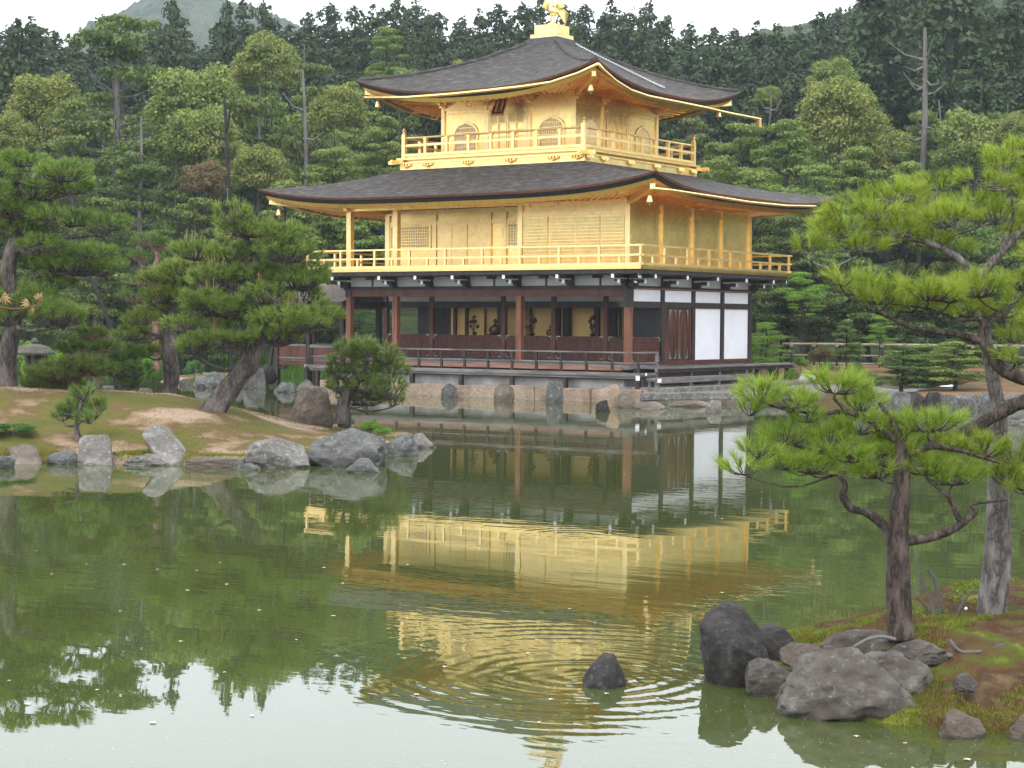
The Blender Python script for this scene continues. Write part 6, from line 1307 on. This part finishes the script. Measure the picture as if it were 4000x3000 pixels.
for i, (pts, lb) in enumerate(((((1935, 1372), (1905, 1366), (1875, 1372), (1845, 1388)), 'twisting grey root reaching left from the near trunk'), (((2050, 1372), (2066, 1392), (2078, 1412)), 'bare grey root poking from the moss in front of the leaning trunk'), (((2078, 1420), (2100, 1435), (2120, 1460)), 'short root end in the moss near the right edge'))):
    q = np.array([at(u, v, 12.3+.15*(i == 0)+.0*k) for k, (u, v) in enumerate(pts)])
    for k in range(len(q)):
        rr__, dd__ = RD(q[k]); q[k][2] = max(ilt(rr__, dd__)+.002, q[k][2]-.03)
    V_, F_ = tubes([(smooth_path(np.hstack([q, np.full((len(q), 1), .02)]), 6)[:, :3], .013)], 8, .3); tag(link('pine_root', npmesh('pine_root', V_-q[0], F_, M['bark_grey'], smooth=True), q[0]), lb, 'root')
dc = at(2083, 1345, 12.3); dn = thing('dandelion_clock', 'single dandelion seed head on a thin stalk left of the leaning trunk', 'plant', dc)
mb = MB(); mb.tube([dc, dc+RT0*.01+np.array([0, 0, .09])], .002, 5); mb.build('stalk', M['reed'], dn); mb = MB(); mb.lathe(dc+RT0*.01+np.array([0, 0, .085]), [(.002, 0), (.008, .004), (.011, .011), (.008, .018), (.002, .022)], 12); mb.build('seed_head', M['bird'], dn, smooth=True)
def blades(n, gen, hgt, w, matn, name, up=1.0):
    p = gen(n); n = len(p); d = rng.normal(0, .45, (n, 3)); d[:, 2] = up; d /= np.linalg.norm(d, axis=1)[:, None]; q = np.cross(d, rng.normal(size=(n, 3))); q /= np.linalg.norm(q, axis=1)[:, None]; s = rng.uniform(.5, 1.3, (n, 1))*hgt
    V = np.stack([p+q*w/2, p-q*w/2, p+d*s], 1).reshape(-1, 3); tag(link(name, npmesh(name, V, np.arange(3*n).reshape(-1, 3), M[matn])), kind='stuff')
def gen_islet(n):
    r = rng.uniform(1.5, 4.6, n*4); d = rng.uniform(11.1, 15.5, n*4); s = seg_sd(np.stack([r, d], 1), ISLET); msk = fbm(np.stack([r*1.6, d*1.6, r*0+9], 1), 3)+.25*rng.normal(size=len(r)); k = (s > -.03) & ((msk > .02) | (s < .3)); r, d = r[k][:n], d[k][:n]; p = CAM*np.array([1, 1, 0])+RT0*r[:, None]+FH*d[:, None]; p[:, 2] = islet_h(r, d)-.004; return p
M['mossred'] = leafmat('fruiting_moss', (.12, .05, .02), (.16, .09, .03), (.08, .10, .02), nscale=3)
blades(45000, gen_islet, .022, .005, 'mossred', 'moss')
def gen_edge(n):
    r = rng.uniform(1.5, 5.2, n*6); d = rng.uniform(11.0, 15.5, n*6); s = seg_sd(np.stack([r, d], 1), ISLET); msk = fbm(np.stack([r*1.9, d*1.9, r*0+2], 1), 3); k = (s > -.06) & ((s < .5+.4*msk) | (msk > .25)) & (r > 1.6); r, d = r[k][:n], d[k][:n]; p = CAM*np.array([1, 1, 0])+RT0*r[:, None]+FH*d[:, None]; p[:, 2] = islet_h(r, d)-.004; return p
blades(60000, gen_edge, .030, .006, 'mossblade', 'moss')
def gen_isl(n):
    r = rng.uniform(-12, -2, n*4); d = rng.uniform(31, 44.5, n*4); s = seg_sd(np.stack([r, d], 1), ISL); msk = fbm(np.stack([r*.7, d*.7, r*0+4], 1), 3)+.3*rng.normal(size=len(r)); k = (s > 0) & ((msk > .12) | (s < .9)); r, d = r[k][:n], d[k][:n]; p = CAM*np.array([1, 1, 0])+RT0*r[:, None]+FH*d[:, None]; p[:, 2] = isl_h(r, d)-.004; return p
def gen_ishore(n):
    r = rng.uniform(-12, -2, n*12); d = rng.uniform(31, 37, n*12); s = seg_sd(np.stack([r, d], 1), ISL); msk = fbm(np.stack([r*1.2, d*1.2, r*0+8], 1), 3); k = (s > -.05) & (s < .55+.5*msk) & (msk > -.12); r, d = r[k][:n], d[k][:n]; p = CAM*np.array([1, 1, 0])+RT0*r[:, None]+FH*d[:, None]; p[:, 2] = isl_h(r, d)-.004; return p
blades(20000, gen_ishore, .06, .010, 'mossblade', 'moss')
blades(26000, gen_isl, .035, .010, 'mossdry', 'moss')
def gen_reed(n):
    r = rng.uniform(-19, -8.5, n*3); d = rng.uniform(77, 88, n*3); s = seg_sd(np.stack([r, d], 1), LAND); k = np.abs(s+.4) < 1.6; r, d = r[k][:n], d[k][:n]; p = CAM*np.array([1, 1, 0])+RT0*r[:, None]+FH*d[:, None]; p[:, 2] = np.maximum(ground_h(r, d), -.1); return p
blades(9000, gen_reed, .55, .05, 'reed', 'reeds', 2.2)
# maple twig with two leaves reaching in at the top left, close to the camera
mt_ = thing('maple_twig', 'thin twig with pinkish young maple leaves at the left edge', 'branch', at(-12, 662, 5.0))
mb = MB(); mb.tube([at(-12, 662, 5), at(25, 668, 5), at(60, 667, 5), at(78, 662, 5), at(86, 650, 5)], [.0045, .004, .003, .0025, .002], 6); mb.build('stem', M['bark_red'], mt_, smooth=True)
M['youngleaf'] = leafmat('young_maple_leaf', (.42, .24, .16), (.34, .30, .10), nscale=30, trans=.4)
for u, v, a0, s_ in ((4, 640, -35, .034), (62, 652, -150, .026), (82, 648, 60, .026), (66, 664, -60, .022)):
    mb = MB(); c = at(u, v, 5)
    for k in range(7):
        a = R(a0+(k-3)*24); L_ = s_*(1-.13*abs(k-3)); dr_ = RT0*math.cos(a)+np.array([0, 0, math.sin(a)]); pr_ = -RT0*math.sin(a)+np.array([0, 0, math.cos(a)]); mb.add([c, c+dr_*L_*.45+pr_*L_*.13-FH*.004, c+dr_*L_-FH*.008*k*.3, c+dr_*L_*.45-pr_*L_*.13+FH*.004], [(0, 1, 2, 3)])
    mb.build('leaf', M['youngleaf'], mt_)
# floating petals and leaves on the pond
M['petal'] = mat('fallen_petal', [(.50, .46, .42), (.60, .36, .28), (.62, .58, .5)], 40, .7)
M['petal_w'] = mat('pollen_speck', [(.55, .55, .50)], 10, .8)
n_ = 1500; ang = rng.uniform(0, 6.28, n_); uu = rng.uniform(-60, 2270, n_); vv_ = 1080+rng.uniform(0, 1, n_)**.8*590; pts = np.array([onz(a, b, .004) for a, b in zip(uu, vv_)])
_q = [RD(p) for p in pts]; pts = pts[(seg_sd(np.array(_q), ISLET) < -.15)]; n_ = len(pts); ang = ang[:n_]; s_ = rng.uniform(.002, .006, n_)
V = np.stack([pts+np.stack([np.cos(ang+k*1.5708)*s_*(1 if k % 2 else .6), np.sin(ang+k*1.5708)*s_*(1 if k % 2 else .6), 0*ang], 1) for k in range(4)], 1).reshape(-1, 3)
tag(link('pollen_specks', npmesh('pollen_specks', V, np.arange(4*n_).reshape(-1, 4), M['petal_w'])), kind='stuff')
r_ = random.Random(4); cnt = 0
SPOT = [(78, 1190), (187, 1218), (112, 1240), (268, 1219), (340, 1230), (425, 1232), (475, 1215), (405, 1275), (490, 1262), (260, 1320), (560, 1318), (720, 1330), (640, 1382), (390, 1385), (485, 1452), (20, 1470), (60, 1520), (210, 1490), (740, 1260), (700, 1226), (960, 1440), (1140, 1410), (1230, 1315), (1285, 1345), (1190, 1510), (1310, 1498), (1420, 1508), (1165, 1560), (880, 1335), (1370, 1470), (1560, 1280), (1850, 1590), (1955, 1605), (1160, 1000), (1350, 1025), (1275, 1230), (880, 1220), (1560, 1120), (2090, 1640), (330, 1560), (545, 1545), (900, 1500)]
for u, v in SPOT:
    c = onz(u, v, .006); mb = MB(); a = r_.uniform(0, 6.28); s = r_.uniform(.016, .032)
    mb.add([c+np.array([math.cos(a+t)*s*(1 if i % 2 == 0 else .5), math.sin(a+t)*s*(1 if i % 2 == 0 else .5), .003 if i % 2 else 0]) for i, t in enumerate(np.linspace(0, 6.28, 9)[:-1])], [tuple(range(8))])
    mb.build('floating_leaf', M['petal'], loc=c, label='small pale fallen leaf floating on the green pond', cat='leaf', group='fallen leaves floating on the pond')

# ================================================================== AIR
hm, n, l, o = nt('haze'); pvn = n.new('ShaderNodeVolumePrincipled'); pvn.inputs['Color'].default_value = (.78, .88, 1, 1); pvn.inputs['Density'].default_value = .00036; pvn.inputs['Anisotropy'].default_value = 0
l.new(pvn.outputs[0], o.inputs['Volume'])
HAZE = True
if HAZE:
    mb = MB(); mb.box(-2200, 1500, -900, 2600, -2.2, 330); mb.build('haze', hm, kind='stuff')
